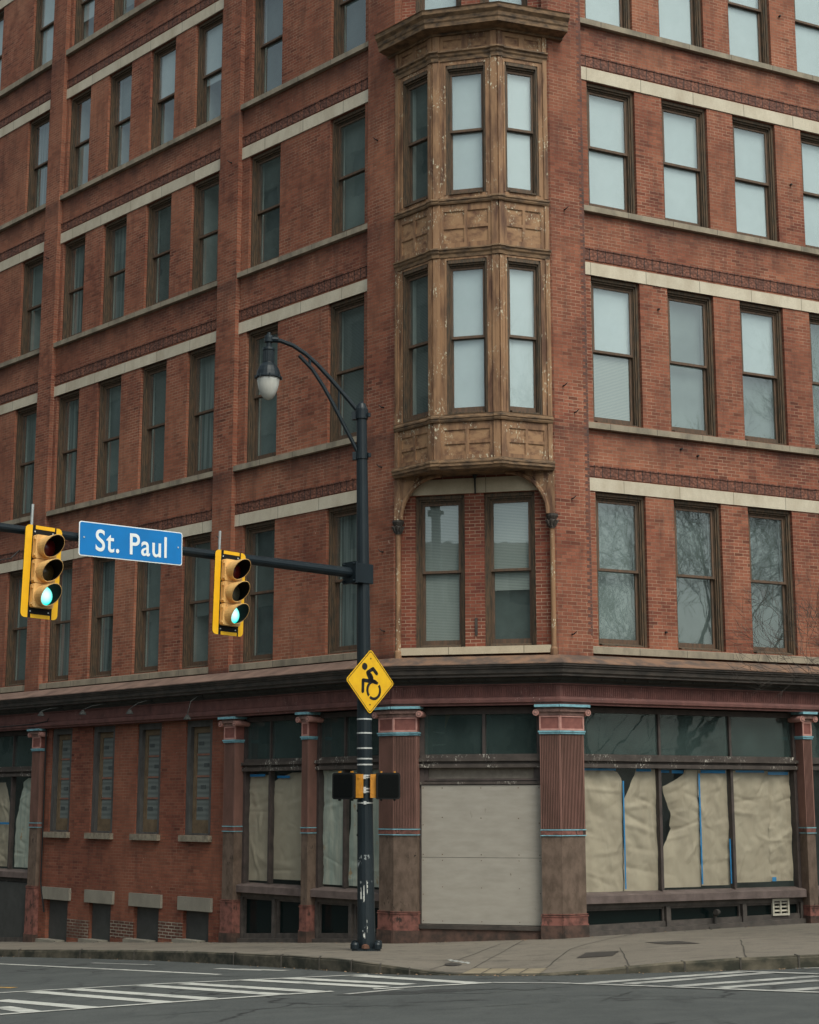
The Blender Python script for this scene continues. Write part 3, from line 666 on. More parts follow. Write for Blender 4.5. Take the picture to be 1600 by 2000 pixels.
# ---- sash windows: window (frame) > sash, pane, pane, blind, room
WCACHE = {}
def window(fr, u0, u1, z0, z1, v, g1='glass', g2='glass', wood='window_wood', k=1.0):
    """frame and sashes are local to the middle of the sill line on the wall face; v = face of wall"""
    w, h = round(u1 - u0, 3), round(z1 - z0, 3); key = (w, h, wood, g1, g2, k)
    M = fr.M @ Matrix.Translation((fr.sg * (u0 + u1) / 2, -v, z0))
    hw = w / 2; zm = h * 0.497
    if key not in WCACHE:
        f = MB()
        for s in (-1, 1):
            f.box(s * hw, s * (hw - 0.055 * k), 0.07, 0.30, 0.0, h); f.box(s * (hw - .055 * k), s * (hw - 0.085 * k), 0.10, 0.30, 0.0, h); f.box(s * (hw - .085 * k), s * (hw - 0.105 * k), 0.135, 0.30, 0.0, h)
        f.box(-hw + .055 * k, hw - .055 * k, 0.055, 0.30, h - 0.07, h); f.box(-hw + .085 * k, hw - .085 * k, 0.09, 0.30, h - 0.105, h - 0.07); f.box(-hw + .105 * k, hw - .105 * k, 0.13, 0.30, h - 0.135, h - 0.105)
        f.prism([(0.03, 0.0), (0.03, 0.03), (0.20, 0.075), (0.31, 0.075), (0.31, 0.0)], -hw + .105 * k, hw - .105 * k, lambda a, b, d: (d, a, b))
        g = MB(); a = hw - 0.105 * k; st = 0.05 * k
        for (y, zb, zt, rb, rt) in ((0.15, zm - 0.02, h - 0.135, 0.05, 0.05), (0.205, 0.075, zm + 0.025, 0.085, 0.045)):
            g.box(-a, -a + st, y, y + 0.04, zb, zt); g.box(a - st, a, y, y + 0.04, zb, zt)
            g.box(-a + st, a - st, y, y + 0.04, zb, zb + rb); g.box(-a + st, a - st, y, y + 0.04, zt - rt, zt)
        p1, p2 = MB(), MB(); q = a - st
        p1.face([(-q, 0.17, zm + 0.03), (q, 0.17, zm + 0.03), (q, 0.17, h - 0.185), (-q, 0.17, h - 0.185)])
        p2.face([(-q, 0.225, 0.16), (q, 0.225, 0.16), (q, 0.225, zm - 0.02), (-q, 0.225, zm - 0.02)])
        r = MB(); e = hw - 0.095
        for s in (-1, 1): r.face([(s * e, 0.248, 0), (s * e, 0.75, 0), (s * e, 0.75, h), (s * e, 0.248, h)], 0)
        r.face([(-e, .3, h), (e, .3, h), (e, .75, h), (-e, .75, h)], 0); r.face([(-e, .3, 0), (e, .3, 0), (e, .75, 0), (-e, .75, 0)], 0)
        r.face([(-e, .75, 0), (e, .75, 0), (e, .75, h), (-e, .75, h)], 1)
        sash = 'sash_wood'
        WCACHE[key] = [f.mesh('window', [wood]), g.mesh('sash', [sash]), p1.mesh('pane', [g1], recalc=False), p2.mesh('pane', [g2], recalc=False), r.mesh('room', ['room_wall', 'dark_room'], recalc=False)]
    ms = WCACHE[key]
    return M, ms, hw, h, zm
def blind_mesh(hw, z0, z1, y, mat, x0=None, x1=None, folds=False):
    key = (round(hw, 3), round(z0, 3), round(z1, 3), y, mat, x0, x1)
    if key not in WCACHE:
        b = MB(); a = -hw + 0.16 if x0 is None else x0; c = hw - 0.16 if x1 is None else x1
        a = -hw + 0.10 if x0 is None else x0; c = hw - 0.10 if x1 is None else x1
        b.box(a, c, y, y + 0.012, z0, z1); WCACHE[key] = b.mesh('blind', [mat])
    return WCACHE[key]
def add_window(fr, u0, u1, z0, z1, v, blinds=(), parent=bld, wood='window_wood', k=1.0):
    g1 = 'frosted_glass' if any(b[0] == 'white_shade' and b[2] > .9 for b in blinds) else 'glass'; g2 = 'frosted_glass' if any(b[0] == 'white_shade' and b[1] < .1 for b in blinds) else 'glass'
    M, ms, hw, h, zm = window(fr, u0, u1, z0, z1, v, g1, g2, wood, k)
    if parent is bld:
        root = put('window', ms[0], M, bld); par = root
    else:
        par = parent; put('window_frame', ms[0], M, par)
    put('sash', ms[1], M, par); put('pane', ms[2], M, par); put('pane', ms[3], M, par); put('room', ms[4], M, par)
    for (mat, a, b, xa, xb) in blinds:          # fractions of the window height and width
        me = blind_mesh(hw, h * a, h * b, 0.245 if mat in ('white_shade', 'venetian_pale') else 0.345, mat, None if xa is None else -hw + 2 * hw * xa, None if xb is None else -hw + 2 * hw * xb)
        put('blind', me, M, par)
    return par
FULL = lambda m: ((m, 0.0, 1.0, None, None),)
UP = lambda m, a=0.45: ((m, a, 1.0, None, None),)
rnd = random.Random(3)
LEFT_BACK = {(0, 0): FULL('curtain'), (0, 1): (('dim_shade', 0, 1, None, None),), (1, 0): FULL('venetian_dark'), (1, 1): FULL('grey_shade'), (2, 0): FULL('grey_shade'), (2, 1): FULL('dim_shade'),
             (3, 0): FULL('dim_shade'), (3, 1): FULL('dim_shade'), (3, 4): UP('grey_shade', .5), (3, 5): (), (3, 3): UP('white_shade', .5), (3, 2): UP('white_shade', .42), (4, 6): FULL('white_shade'), (4, 5): UP('white_shade', .3), (4, 4): UP('grey_shade', .2), (4, 7): FULL('white_shade')}
for k, f in enumerate(FLOORS):
    for i, (a, b) in enumerate(LWIN):
        if k == 4 and i < 3: continue
        bl = LEFT_BACK.get((k, i))
        if bl is None:
            bl = rnd.choice([FULL('dim_shade'), FULL('grey_shade'), (), FULL('curtain'), (('curtain', 0, 1, 0.1, 0.42),), UP('grey_shade', rnd.choice([.4, .5, .7])), UP('white_shade', rnd.choice([.5, .6])), (('curtain', 0, 1, 0.1, 0.35), ('grey_shade', 0.5, 1, None, None)), FULL('venetian_dark')])
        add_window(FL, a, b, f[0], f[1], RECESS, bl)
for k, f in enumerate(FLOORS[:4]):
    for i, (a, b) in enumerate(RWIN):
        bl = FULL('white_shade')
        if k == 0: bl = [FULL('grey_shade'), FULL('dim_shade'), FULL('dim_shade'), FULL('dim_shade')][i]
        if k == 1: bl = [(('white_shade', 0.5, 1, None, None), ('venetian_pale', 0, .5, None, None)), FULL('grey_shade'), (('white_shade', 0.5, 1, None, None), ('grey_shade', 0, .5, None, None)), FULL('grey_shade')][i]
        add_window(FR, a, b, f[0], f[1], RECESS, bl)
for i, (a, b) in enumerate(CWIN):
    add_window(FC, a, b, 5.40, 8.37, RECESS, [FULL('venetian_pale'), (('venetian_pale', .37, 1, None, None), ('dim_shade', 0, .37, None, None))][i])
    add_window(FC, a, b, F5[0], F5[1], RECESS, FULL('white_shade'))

# ---- oriel
PA, PB, PC_, PD = (0.04, 0.04), (0.945, 0.62), (2.25, 0.62), (3.14, 0.04)
pathO = [(0.04, 0.12), PA, PB, PC_, PD, (3.14, 0.12)]
pathO = [(u, -v) for u, v in ((PA), (PB), (PC_), (PD))]
mbo = MB()
ori = None
def face_frame(a, b):
    A = FC.W(a[0], a[1], 0).to_2d(); B = FC.W(b[0], b[1], 0).to_2d(); return Frame(A, B - A), (B - A).length
faces = [face_frame(PA, PB), face_frame(PB, PC_), face_frame(PC_, PD)]
WINS = [(0.20, 0.95), (0.265, 1.065), (0.155, 0.865)]
PILS = [((0.0, 0.10), (0.955, 1.07)), ((0.0, 0.15), (1.17, 1.305)), ((0.0, 0.10), (0.965, 1.06))]
OW = [(9.78, 12.86), (14.20, 16.92)]
soff = MB(); soff.face([(u, -v, 8.735) for u, v in ((0.0, -0.12), (0.04, 0.04), PB, PC_, PD, (3.18, -0.12))])
ori = build('oriel_window', soff, 'oriel_trim', FC, bld, recalc=False)
for (fr, Lf), (w0, w1), pls in zip(faces, WINS, PILS):
    mb = MB()
    holes = [(w0, w1, a, b, 0.10) for a, b in OW]
    pm_ = [Lf * 0.16, Lf * 0.475, Lf * 0.525, Lf * 0.84]
    pan = []
    for (z0, z1, z2, z3) in ((8.98, 9.20, 9.255, 9.475), (13.21, 13.50, 13.56, 13.86)):
        for a, b in ((z0, z1), (z2, z3)): pan += [(pm_[0], pm_[1], a, b, 0.022), (pm_[2], pm_[3], a, b, 0.022)]
    pan += [(pm_[0], pm_[1] - .03, 17.29, 17.47, 0.022), (pm_[2] + .03, pm_[3], 17.29, 17.47, 0.022)]
    mb.wall(0, Lf, 8.72, 17.75, 0.0, holes + pan)
    for t0, t1 in pls:
        for z0, z1 in ((8.87, 9.64), (9.76, 12.9), (13.1, 14.02), (14.14, 17.05), (17.24, 17.6)): mb.box(t0 + (0.004 if t0 == 0 else 0), t1 - 0.004, -0.028, 0.02, z0, z1)
        tm = (t0 + t1) / 2; mb.box(tm - 0.004, tm + 0.004, -0.034, 0.0, 9.8, 12.8)
    for z0, z1 in OW:                            # casing round each window
        mb.box(w0 - 0.035, w0, -0.012, 0.02, z0, z1 + 0.035); mb.box(w1, w1 + 0.035, -0.012, 0.02, z0, z1 + 0.035); mb.box(w0, w1, -0.012, 0.02, z1, z1 + 0.035)
    build('casing', mb, 'oriel_wood', fr, ori, recalc=False)
    for (a, b, z0, z1, d) in pan:
        mb = MB(); mb.face([(a, 0.022, z0), (b, 0.022, z0), (b, 0.022, z1), (a, 0.022, z1)])
        for q in ((a, a + .012, z0, z1), (b - .012, b, z0, z1), (a + .0121, b - .0121, z1 - .012, z1)): mb.box(q[0], q[1], 0.012, 0.024, q[2], q[3])
        build('panel', mb, 'oriel_panel', fr, ori, recalc=False)
def oprof(z, steps): return [(-0.05, z[0])] + [(o, zz) for o, zz in steps] + [(-0.05, z[1])]
for nm, prof in (('base_cornice', [(-.05, 8.70), (.05, 8.70), (.07, 8.735), (.10, 8.755), (.10, 8.80), (.115, 8.815), (.115, 8.845), (.085, 8.86), (.085, 8.885), (-.05, 8.90)]),
                 ('sill_moulding', [(-.05, 9.62), (.035, 9.62), (.05, 9.65), (.05, 9.68), (.068, 9.69), (.068, 9.725), (.05, 9.74), (.055, 9.765), (-.05, 9.79)]),
                 ('head_moulding', [(-.05, 12.90), (.02, 12.91), (.03, 12.97), (.055, 13.0), (.062, 13.04), (.085, 13.055), (.085, 13.085), (-.05, 13.115)]),
                 ('sill_moulding', [(-.05, 14.00), (.035, 14.0), (.05, 14.03), (.05, 14.06), (.068, 14.07), (.068, 14.10), (.05, 14.115), (-.05, 14.15)]),
                 ('head_moulding', [(-.05, 17.0), (.02, 17.01), (.03, 17.08), (.055, 17.11), (.062, 17.15), (.10, 17.175), (.10, 17.205), (-.05, 17.24)])):
    mb = MB(); mb.sweep(pathO, prof)
    # the mouldings break forward round the pilasters
    for (u, v) in (PB, PC_):
        mb.sweep([(pathO[1][0] - .085 * 1, pathO[1][1] + .055), pathO[1], (pathO[1][0] + .13, pathO[1][1])] if (u, v) == PB else [(pathO[2][0] - .12, pathO[2][1]), pathO[2], (pathO[2][0] + .085, pathO[2][1] + .055)], [(o + (.03 if o > 0 else 0), z + .002) for o, z in prof])
    build(nm, mb, 'oriel_trim', FC, ori)
mb = MB(); mb.sweep([(-0.13, 0.07), pathO[1], pathO[2], (3.43, 0.15)], [(-.05, 17.56), (.05, 17.56), (.06, 17.60), (.30, 17.62), (.31, 17.70), (.33, 17.73), (.34, 17.80), (.40, 17.86), (.41, 17.93), (.43, 17.95), (-.05, 17.97)])
build('top_cornice', mb, 'oriel_trim', FC, ori)
mb = MB()
ro = [(-0.36, 0.27), (0.81, 1.02), (2.38, 1.02), (3.66, 0.20)]
top = [(0.14, -0.12), (0.9, -0.12), (2.3, -0.12), (3.04, -0.12)]
for k in range(3): mb.face([(ro[k][0], -ro[k][1], 17.955), (ro[k + 1][0], -ro[k + 1][1], 17.955), (top[k + 1][0], -top[k + 1][1], 18.20), (top[k][0], -top[k][1], 18.20)])
build('oriel_roof', mb, 'roofing', FC, ori, recalc=False)
OB = {(0, 0): FULL('venetian_dark'), (0, 1): FULL('dim_shade')}
for fi, ((fr, Lf), (w0, w1)) in enumerate(zip(faces, WINS)):
    for k, (a, b) in enumerate(OW): add_window(fr, w0, w1, a, b, 0.06, OB.get((fi, k), FULL('white_shade')), parent=ori, k=0.66)
# colonnettes and curved brackets under it
for side in (0, 1):
    uc = 0.085 if side == 0 else WC - 0.085; sg = 1 if side == 0 else -1
    mb = MB(); mb.lathe([(.075, 5.10), (.075, 5.32), (.055, 5.36), (.05, 5.5), (.048, 7.58), (.06, 7.60)], uc, 0.01, 14)
    co = build('colonnette', mb, 'oriel_wood', FC, bld, smooth=False)
    mb = MB(); mb.lathe([(.055, 7.60), (.062, 7.63), (.058, 7.66), (.075, 7.70), (.085, 7.74), (.078, 7.765), (.10, 7.80), (.118, 7.835), (.118, 7.875), (.09, 7.88)], uc, 0.01, 12)
    for k in range(8):
        t = k * math.pi / 4; mb.tube([(uc + .06 * math.cos(t), .01 + .06 * math.sin(t), 7.64), (uc + .10 * math.cos(t), .01 + .10 * math.sin(t), 7.74), (uc + .125 * math.cos(t), .01 + .125 * math.sin(t), 7.76)], [.02, .022, .012], 6)
    build('capital', mb, 'cornice_dark', FC, co)
    mb = MB(); pts = []
    oc = uc - sg * 0.06
    for k in range(13):
        t = k / 12 * math.pi / 2; pts.append((uc + sg * (0.07 + 0.80 * (1 - math.cos(t))), 7.88 + 0.84 * math.sin(t)))
    poly = pts + [(uc + sg * .87, 8.735), (oc, 8.735), (oc, 7.88)]
    mb.prism(poly, 0.07, -0.055, lambda a, b, d: (a, d, b))
    tri = [(uc + sg * .03, 8.64), (uc + sg * .36, 8.64), (uc + sg * .10, 8.22)]
    for k in range(3):
        a, b = tri[k], tri[(k + 1) % 3]; mb.tube([(a[0], -.06, a[1]), (b[0], -.06, b[1])], .014, 5)
    arc = [(p[0], -0.058, p[1]) for p in pts]; mb.tube(arc, 0.045, 7)
    build('bracket', mb, 'oriel_wood', FC, bld)
mb = MB(); mb.tube([(1.60, 0.05, 8.72), (1.60, 0.05, 8.64), (1.605, 0.06, 8.35)], [.05, .02, .015], 6); build('hanger_rod', mb, 'black_cable', FC, bld)

# ---- shopfront cornice swept round the corner
PW = [tuple(FL.W(24, 0, 0).to_2d()), tuple(CL), tuple(CR), tuple(FR.W(16, 0, 0).to_2d())]
mb = MB(); mb.sweep(PW, [(-.13, 5.24), (.06, 5.20), (.42, 5.035), (.42, 5.02), (-.13, 5.02)]); build('cornice_flashing', mb, 'rusty_flashing', WORLD, bld)
mb = MB(); mb.sweep([PW[0], tuple(FL.W(.9, 0, 0).to_2d())], [(.0, 5.236), (.06, 5.206), (.424, 5.039), (.424, 5.022), (.0, 5.022)]); build('cornice_flashing', mb, 'flashing_dull', WORLD, bld)
mb = MB(); mb.sweep(PW, [(-.13, 5.018), (.40, 5.018), (.40, 4.985), (.37, 4.965), (.37, 4.945), (.345, 4.93), (.335, 4.86), (.30, 4.83), (.30, 4.80), (.22, 4.79), (-.13, 4.79)])
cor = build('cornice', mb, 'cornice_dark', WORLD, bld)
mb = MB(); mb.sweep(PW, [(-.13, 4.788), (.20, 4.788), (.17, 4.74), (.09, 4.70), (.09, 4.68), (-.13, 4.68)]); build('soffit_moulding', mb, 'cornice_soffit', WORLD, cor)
mb = MB()
for fr, U in ((FL, [x * .62 + .2 for x in range(30)]), (FC, [x * .5 + .35 for x in range(6)]), (FR, [x * .52 + .3 for x in range(14)])):
    for u in U:
        p = fr.W(u, .19, 4.75); mb.lathe([(.008, p.z + .03), (.02, p.z + .015), (.022, p.z), (.012, p.z - .015)], p.x, p.y, 6)
build('bulb', mb, 'lamp_shade_grey', WORLD, cor)
mb = MB(); mb.sweep(PW, [(-.13, 4.678), (.075, 4.678), (.075, 4.655), (.045, 4.65), (.045, 4.43), (.07, 4.425), (.095, 4.385), (.095, 4.335), (.06, 4.31), (.06, 4.285), (-.13, 4.285)])
fz = build('fascia', mb, 'iron_red', WORLD, bld)
mb = MB()
for fr, a, b in ((FL, .05, 24), (FC, .03, WC - .03), (FR, .05, 12)):
    u = a
    while u < b:
        p = [fr.W(u, .046, 4.445), fr.W(u + .022, .046, 4.445), fr.W(u + .011, .062, 4.445)]
        q = [Vector((k.x, k.y, 4.64)) for k in p]
        mb.face([p[0], p[2], q[2], q[0]]); mb.face([p[2], p[1], q[1], q[2]]); u += .044
build('fluting', mb, 'iron_red', WORLD, fz, recalc=False)

# ---- cast iron columns: shaft > abacus, scroll, necking, base
def column(segs, zbase):
    """segs: list of (frame, u0, u1) faces that make one column"""
    root = None
    def add(nm, fn, mat):
        nonlocal root
        for q, (fr, a, b) in enumerate(segs):
            mb = MB(); fn(mb, fr.sg * a, fr.sg * b)
            mb_all.append((nm, mb, mat, fr))
    mb_all = []
    def shaft(mb, a, b):
        a, b = min(a, b), max(a, b); D = 0.34
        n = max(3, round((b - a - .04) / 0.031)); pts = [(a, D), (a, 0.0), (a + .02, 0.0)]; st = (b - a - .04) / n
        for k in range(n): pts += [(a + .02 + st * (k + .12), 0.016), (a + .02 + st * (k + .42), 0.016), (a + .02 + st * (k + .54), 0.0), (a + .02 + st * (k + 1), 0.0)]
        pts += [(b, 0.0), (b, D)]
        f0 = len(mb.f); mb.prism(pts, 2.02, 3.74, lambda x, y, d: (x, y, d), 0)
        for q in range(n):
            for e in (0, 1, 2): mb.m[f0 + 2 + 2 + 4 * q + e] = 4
        mb.box(a + .004, b - .004, 0.008, D - .004, zbase + .3, 2.02, 1)
        mb.box(a - .012, b + .012, -0.012, D - .01, 1.994, 2.012, 2); mb.box(a - .004, b + .004, -0.004, D - .01, 1.912, 1.991, 3); mb.box(a - .012, b + .012, -0.012, D - .01, 1.893, 1.909, 2)
    add('iron_column', shaft, ['flute_red', 'iron_brown', 'blue_paint', 'base_red', 'flute_groove_shade'])
    def necking(mb, a, b):
        a, b = min(a, b), max(a, b); D = .34
        mb.box(a - .014, b + .014, -.02, D, 3.745, 3.775, 1); mb.box(a - .028, b + .028, -.034, D, 3.778, 3.806, 1)
        mb.box(a + .006, b - .006, 0.0, D, 3.808, 4.09, 0)
        mb.box(a - .004, a + .026, -.014, .01, 3.81, 4.088, 2); mb.box(b - .026, b + .004, -.014, .01, 3.81, 4.088, 2)
        mb.box(a + .026, b - .026, -.014, .01, 4.055, 4.088, 2); mb.box(a + .026, b - .026, -.014, .01, 3.81, 3.845, 2)
    add('necking', necking, ['panel_red', 'blue_paint', 'pink_paint'])
    def scroll(mb, a, b):
        a, b = min(a, b), max(a, b)
        mb.box(a - .01, b + .01, -.03, .34, 4.092, 4.15, 0); mb.box(a - .05, b + .05, -.075, .34, 4.152, 4.205, 0); mb.box(a - .03, b + .03, -.05, .34, 4.207, 4.235, 0)
        first, last = (min(s[0].sg * s[1] for s in segs if s[0] is frx), 0)[0] if False else a, b
        for x, on in ((a - .055, outer[0]), (b + .055, outer[1])):
            if on: mb.tube([(x, -.085, 4.14), (x, .30, 4.14)], .06, 14, 1); mb.tube([(x, -.09, 4.14), (x, -.0852, 4.14)], .042, 12, 0); mb.tube([(x, -.097, 4.14), (x, -.0902, 4.14)], .022, 10, 1)
    def abacus(mb, a, b):
        a, b = min(a, b), max(a, b); mb.box(a - .075, b + .075, -.135, .34, 4.237, 4.284, 0)
    def base(mb, a, b):
        a, b = min(a, b), max(a, b); g = zbase
        mb.box(a - .01, b + .01, -.01, .34, zbase + .30, .455, 0) if zbase + .30 < .455 else None
        mb.box(a - .02, b + .02, -.022, .34, .458, .478, 0); mb.box(a - .014, b + .014, -.014, .34, .492, .506, 0)
        mb.box(a - .02, b + .02, -.022, .34, zbase + .285, zbase + .305, 0)
        mb.box(a - .025, b + .025, -.026, .34, zbase - .5, zbase + .283, 1)
    outer = (True, True)
    # two-face corner columns show scrolls only at their outer ends
    add('necking', necking, ['panel_red', 'blue_paint', 'pink_paint']) if False else None
    for q, (fr, a, b) in enumerate(segs):
        lo_is_outer = True; hi_is_outer = True
        if len(segs) == 2:
            lo_is_outer = q == 0; hi_is_outer = q == 1
        outer = (lo_is_outer, hi_is_outer)
        for nm, fn, mt in (('scroll', scroll, ['scroll_paint', 'pink_paint']), ('abacus', abacus, ['blue_paint']), ('base', base, ['base_red', 'iron_plinth'])):
            mb = MB(); frx = fr; fn(mb, fr.sg * a, fr.sg * b); mb_all.append((nm, mb, mt, fr))
    root = None
    for nm, mb, mt, fr in mb_all:
        if nm == 'iron_column' and root is None: root = build(nm, mb, mt, fr, bld)
        elif nm == 'iron_column': build('shaft', mb, mt, fr, root)
        else: build(nm, mb, mt, fr, root)
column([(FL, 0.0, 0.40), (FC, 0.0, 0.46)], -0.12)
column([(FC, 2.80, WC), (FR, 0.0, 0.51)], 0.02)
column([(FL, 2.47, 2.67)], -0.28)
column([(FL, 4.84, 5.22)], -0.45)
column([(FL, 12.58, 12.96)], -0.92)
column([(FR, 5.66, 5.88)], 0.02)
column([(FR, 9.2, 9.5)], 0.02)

# ---- shop windows: shop_window (frame) > ledge, transom, pane, low_light
def shop(fr, u0, u1, muls, tmuls, lmuls, gz0, gz1, v=-0.26):
    """gz0/gz1: ground height at u0 and u1"""
    s = fr.sg; y = -v
    mb = MB(); d = .07
    X = lambda u: s * u
    mb.box(X(u0), X(u0 + .07), y - .03, y + .12, .5, 4.27); mb.box(X(u1 - .07), X(u1), y - .03, y + .12, .5, 4.27)
    mb.box(X(u0 + .07), X(u1 - .07), y - .02, y + .12, 4.17, 4.27)
    for m in muls: mb.box(X(m - .03), X(m + .03), y - .02, y + .1, .86, 3.14)
    for m in tmuls: mb.box(X(m - .025), X(m + .025), y - .01, y + .1, 3.39, 4.17)
    root = build('shop_window', mb, 'shop_frame', fr, bld)
    mb = MB(); mb.box(X(u0 + .071), X(u1 - .071), y - .05, y + .12, 3.33, 3.39); mb.box(X(u0), X(u1), y - .10, y + .12, 3.265, 3.328); mb.box(X(u0 + .071), X(u1 - .071), y - .04, y + .12, 3.215, 3.263); mb.box(X(u0), X(u1), y - .075, y + .12, 3.14, 3.212)
    build('transom_rail', mb, 'peeling_rail', fr, root)
    mb = MB(); mb.prism([(y - .17, .665), (y - .17, .80), (y - .14, .815), (y + .10, .86), (y + .10, .665)], X(u0), X(u1), lambda a, b, dd: (dd, a, b)); build('ledge', mb, 'shop_ledge', fr, root)
    mb = MB(); ed = [u0 + .07] + list(muls) + [u1 - .07]
    for a, b in (sorted((p, q), key=X) for p, q in zip(ed, ed[1:])): mb.face([(X(a), y + .04, .85), (X(b), y + .04, .85), (X(b), y + .04, 3.15), (X(a), y + .04, 3.15)])
    build('pane', mb, 'shop_glass', fr, root, recalc=False)
    mb = MB(); ed = [u0 + .07] + list(tmuls) + [u1 - .07]
    for a, b in (sorted((p, q), key=X) for p, q in zip(ed, ed[1:])): mb.face([(X(a), y + .04, 3.38), (X(b), y + .04, 3.38), (X(b), y + .04, 4.18), (X(a), y + .04, 4.18)])
    build('transom_pane', mb, 'transom_glass', fr, root, recalc=False)
    # low lights under the ledge, sill board running with the slope
    mb = MB(); ed = [u0] + list(lmuls) + [u1]
    gz = lambda u: gz0 + (gz1 - gz0) * (u - u0) / (u1 - u0)
    mb.box(X(u0), X(u1), y - .04, y + .06, .565, .664)
    for m in ed:
        a, b = (m, m + .07) if m == u0 else ((m - .07, m) if m == u1 else (m - .045, m + .045)); mb.box(X(a), X(b), y - .06, y + .05, gz((a + b) / 2) + .1, .564)
    def sl(za, zb, ya, yb):
        mb.v += []; P = [(X(u0), ya, gz0 + za), (X(u1), ya, gz1 + za), (X(u1), ya, gz1 + zb), (X(u0), ya, gz0 + zb)]; Q = [(p[0], yb, p[2]) for p in P]
        mb.face(P); mb.face([P[3], P[2], Q[2], Q[3]]); mb.face([P[0], P[1], Q[1], Q[0]])
    sl(.19, .29, y - .02, y + .05); sl(.07, .19, y - .14, y + .05); sl(-.4, .068, y - .10, y + .05)
    for m0, m1 in zip(ed, ed[1:]):
        p0, p1 = m0 + .05, m1 - .05
        mb.box(X(p0 + .03), X(p1 - .03), y + .0, y + .05, .525, .562)
        for q in (p0 + .01, p1 - .05): mb.box(X(q), X(q + .04), y + .0, y + .05, gz(q) + .28, .562)
    build('low_light', mb, 'low_frame', fr, root)
    mb = MB(); mb.face([(X(u0), y + .055, gz0), (X(u1), y + .055, gz1), (X(u1), y + .055, .66), (X(u0), y + .055, .66)]); build('low_pane', mb, 'low_glass', fr, root, recalc=False)
t_ = NT('low_glass'); t_.b.inputs['Base Color'].default_value = (0.006, 0.012, 0.012, 1); t_.b.inputs['Roughness'].default_value = 0.12; t_.b.inputs['Specular IOR Level'].default_value = 0.25; MATS['low_glass'] = t_.m
shop(FL, 0.42, 2.47, [1.66], [1.66], [1.42], -0.22, -0.33)
shop(FL, 2.67, 4.84, [3.98], [3.98], [3.75], -0.34, -0.47)
shop(FL, 12.96, 17.9, [14.3, 16], [14.3, 16], [14.3, 16], -0.92, -1.2)
shop(FR, 0.51, 5.66, [2.36, 4.06], [2.38, 4.06], [2.44, 4.22], -0.02, 0.06)
shop(FR, 5.88, 9.2, [7.5], [7.5], [7.5], 0.06, 0.1)
mb = MB(); mb.box(-15.9, -12.97, .15, .22, -1.3, .55); build('dark_board_panel', mb, 'dark_board', FL, bld)

# ---- entrance on the chamfer
mb = MB(); y = 0.22
mb.box(.46, .55, y - .02, y + .3, .15, 4.27); mb.box(2.71, 2.80, y - .02, y + .3, .15, 4.27); mb.box(.55, 2.71, y, y + .2, 4.14, 4.27); mb.box(1.67, 1.73, y, y + .15, 3.39, 4.14)
mb.box(.55, 2.71, y - .02, y + .15, 2.90, 2.94); mb.box(.55, .62, y, y + .12, 2.94, 3.14); mb.box(2.64, 2.71, y, y + .12, 2.94, 3.14)
door = build('entrance', mb, 'shop_frame', FC, bld)
mb = MB(); mb.box(.47, 2.79, y - .06, y + .15, 3.33, 3.39); mb.box(.46, 2.80, y - .10, y + .15, 3.26, 3.328); mb.box(.47, 2.79, y - .05, y + .15, 3.21, 3.258); mb.box(.46, 2.80, y - .08, y + .15, 3.14, 3.208); mb.box(.47, 2.79, y - .05, y + .1, 2.83, 2.885)
build('transom_rail', mb, 'peeling_rail', FC, door)
mb = MB(); mb.face([(.55, y + .05, 3.38), (2.71, y + .05, 3.38), (2.71, y + .05, 4.15), (.55, y + .05, 4.15)]); build('transom_pane', mb, 'transom_glass', FC, door, recalc=False)
mb = MB(); mb.box(.62, 2.64, y + .05, y + .08, 2.94, 3.14); build('grey_panel', mb, 'plywood_edge', FC, door)
mb = MB(); mb.box(.46, 2.80, y - .16, y + .3, .20, .275); build('threshold', mb, 'cornice_dark', FC, door)
mb = MB(); mb.box(.46, 2.80, y - .13, y + .3, -.4, .198); build('doorstep', mb, 'iron_plinth', FC, door)
grp = 'plywood boards over the entrance'
for z0, z1, lab in ((1.492, 2.815, 'upper grey plywood board covering the corner entrance, below the transom'), (0.285, 1.485, 'lower grey plywood board covering the corner entrance, resting on the threshold')):
    mb = MB(); mb.box(.50, 2.775, y - .03, y - .012, z0, z1); pb = tag(build('plywood_board', mb, 'plywood_paint', FC), lab, 'board', grp)
    for u in (.53, .9, 1.64, 2.35, 2.74):
        for z in (z0 + .05, (z0 + z1) / 2 + .07 * math.sin(u * 9), z1 - .05):
            mb = MB(); mb.tube([(u, y - .033, z), (u, y - .028, z)], .011 if z0 > 1 else .009, 6); build('screw', mb, 'rust_iron', FC, pb)

# ---- brick bay on the ground floor of the left wall
GW = [(5.80, 6.76), (7.68, 8.62), (9.53, 10.47), (11.36, 12.27)]
BW = [(5.79, 6.71), (7.60, 8.56), (9.47, 10.37), (11.28, 12.23)]
mb = MB(); mb.wall(-12.6, -5.2, -1.6, 4.30, .12, [(-b, -a, 1.80, 4.27, .24) for a, b in GW] + [(-b, -a, -1.5, .25, .2) for a, b in BW])
build('brick_wall', mb, 'brick_low', FL, bld, recalc=False)
brick_mat('brick_repointed', (0.115, 0.045, 0.032), (0.075, 0.032, 0.025), (0.38, 0.33, 0.27), msize=0.022, stain=0.3)
for a, b, z0, z1 in ((6.71, 7.60, -.42, -.06), (8.56, 9.47, -.52, -.14), (10.37, 11.28, -.62, -.2)):
    mb = MB(); mb.box(-b, -a, .116, .15, z0, z1); build('brick_patch', mb, 'brick_repointed', FL, bld)
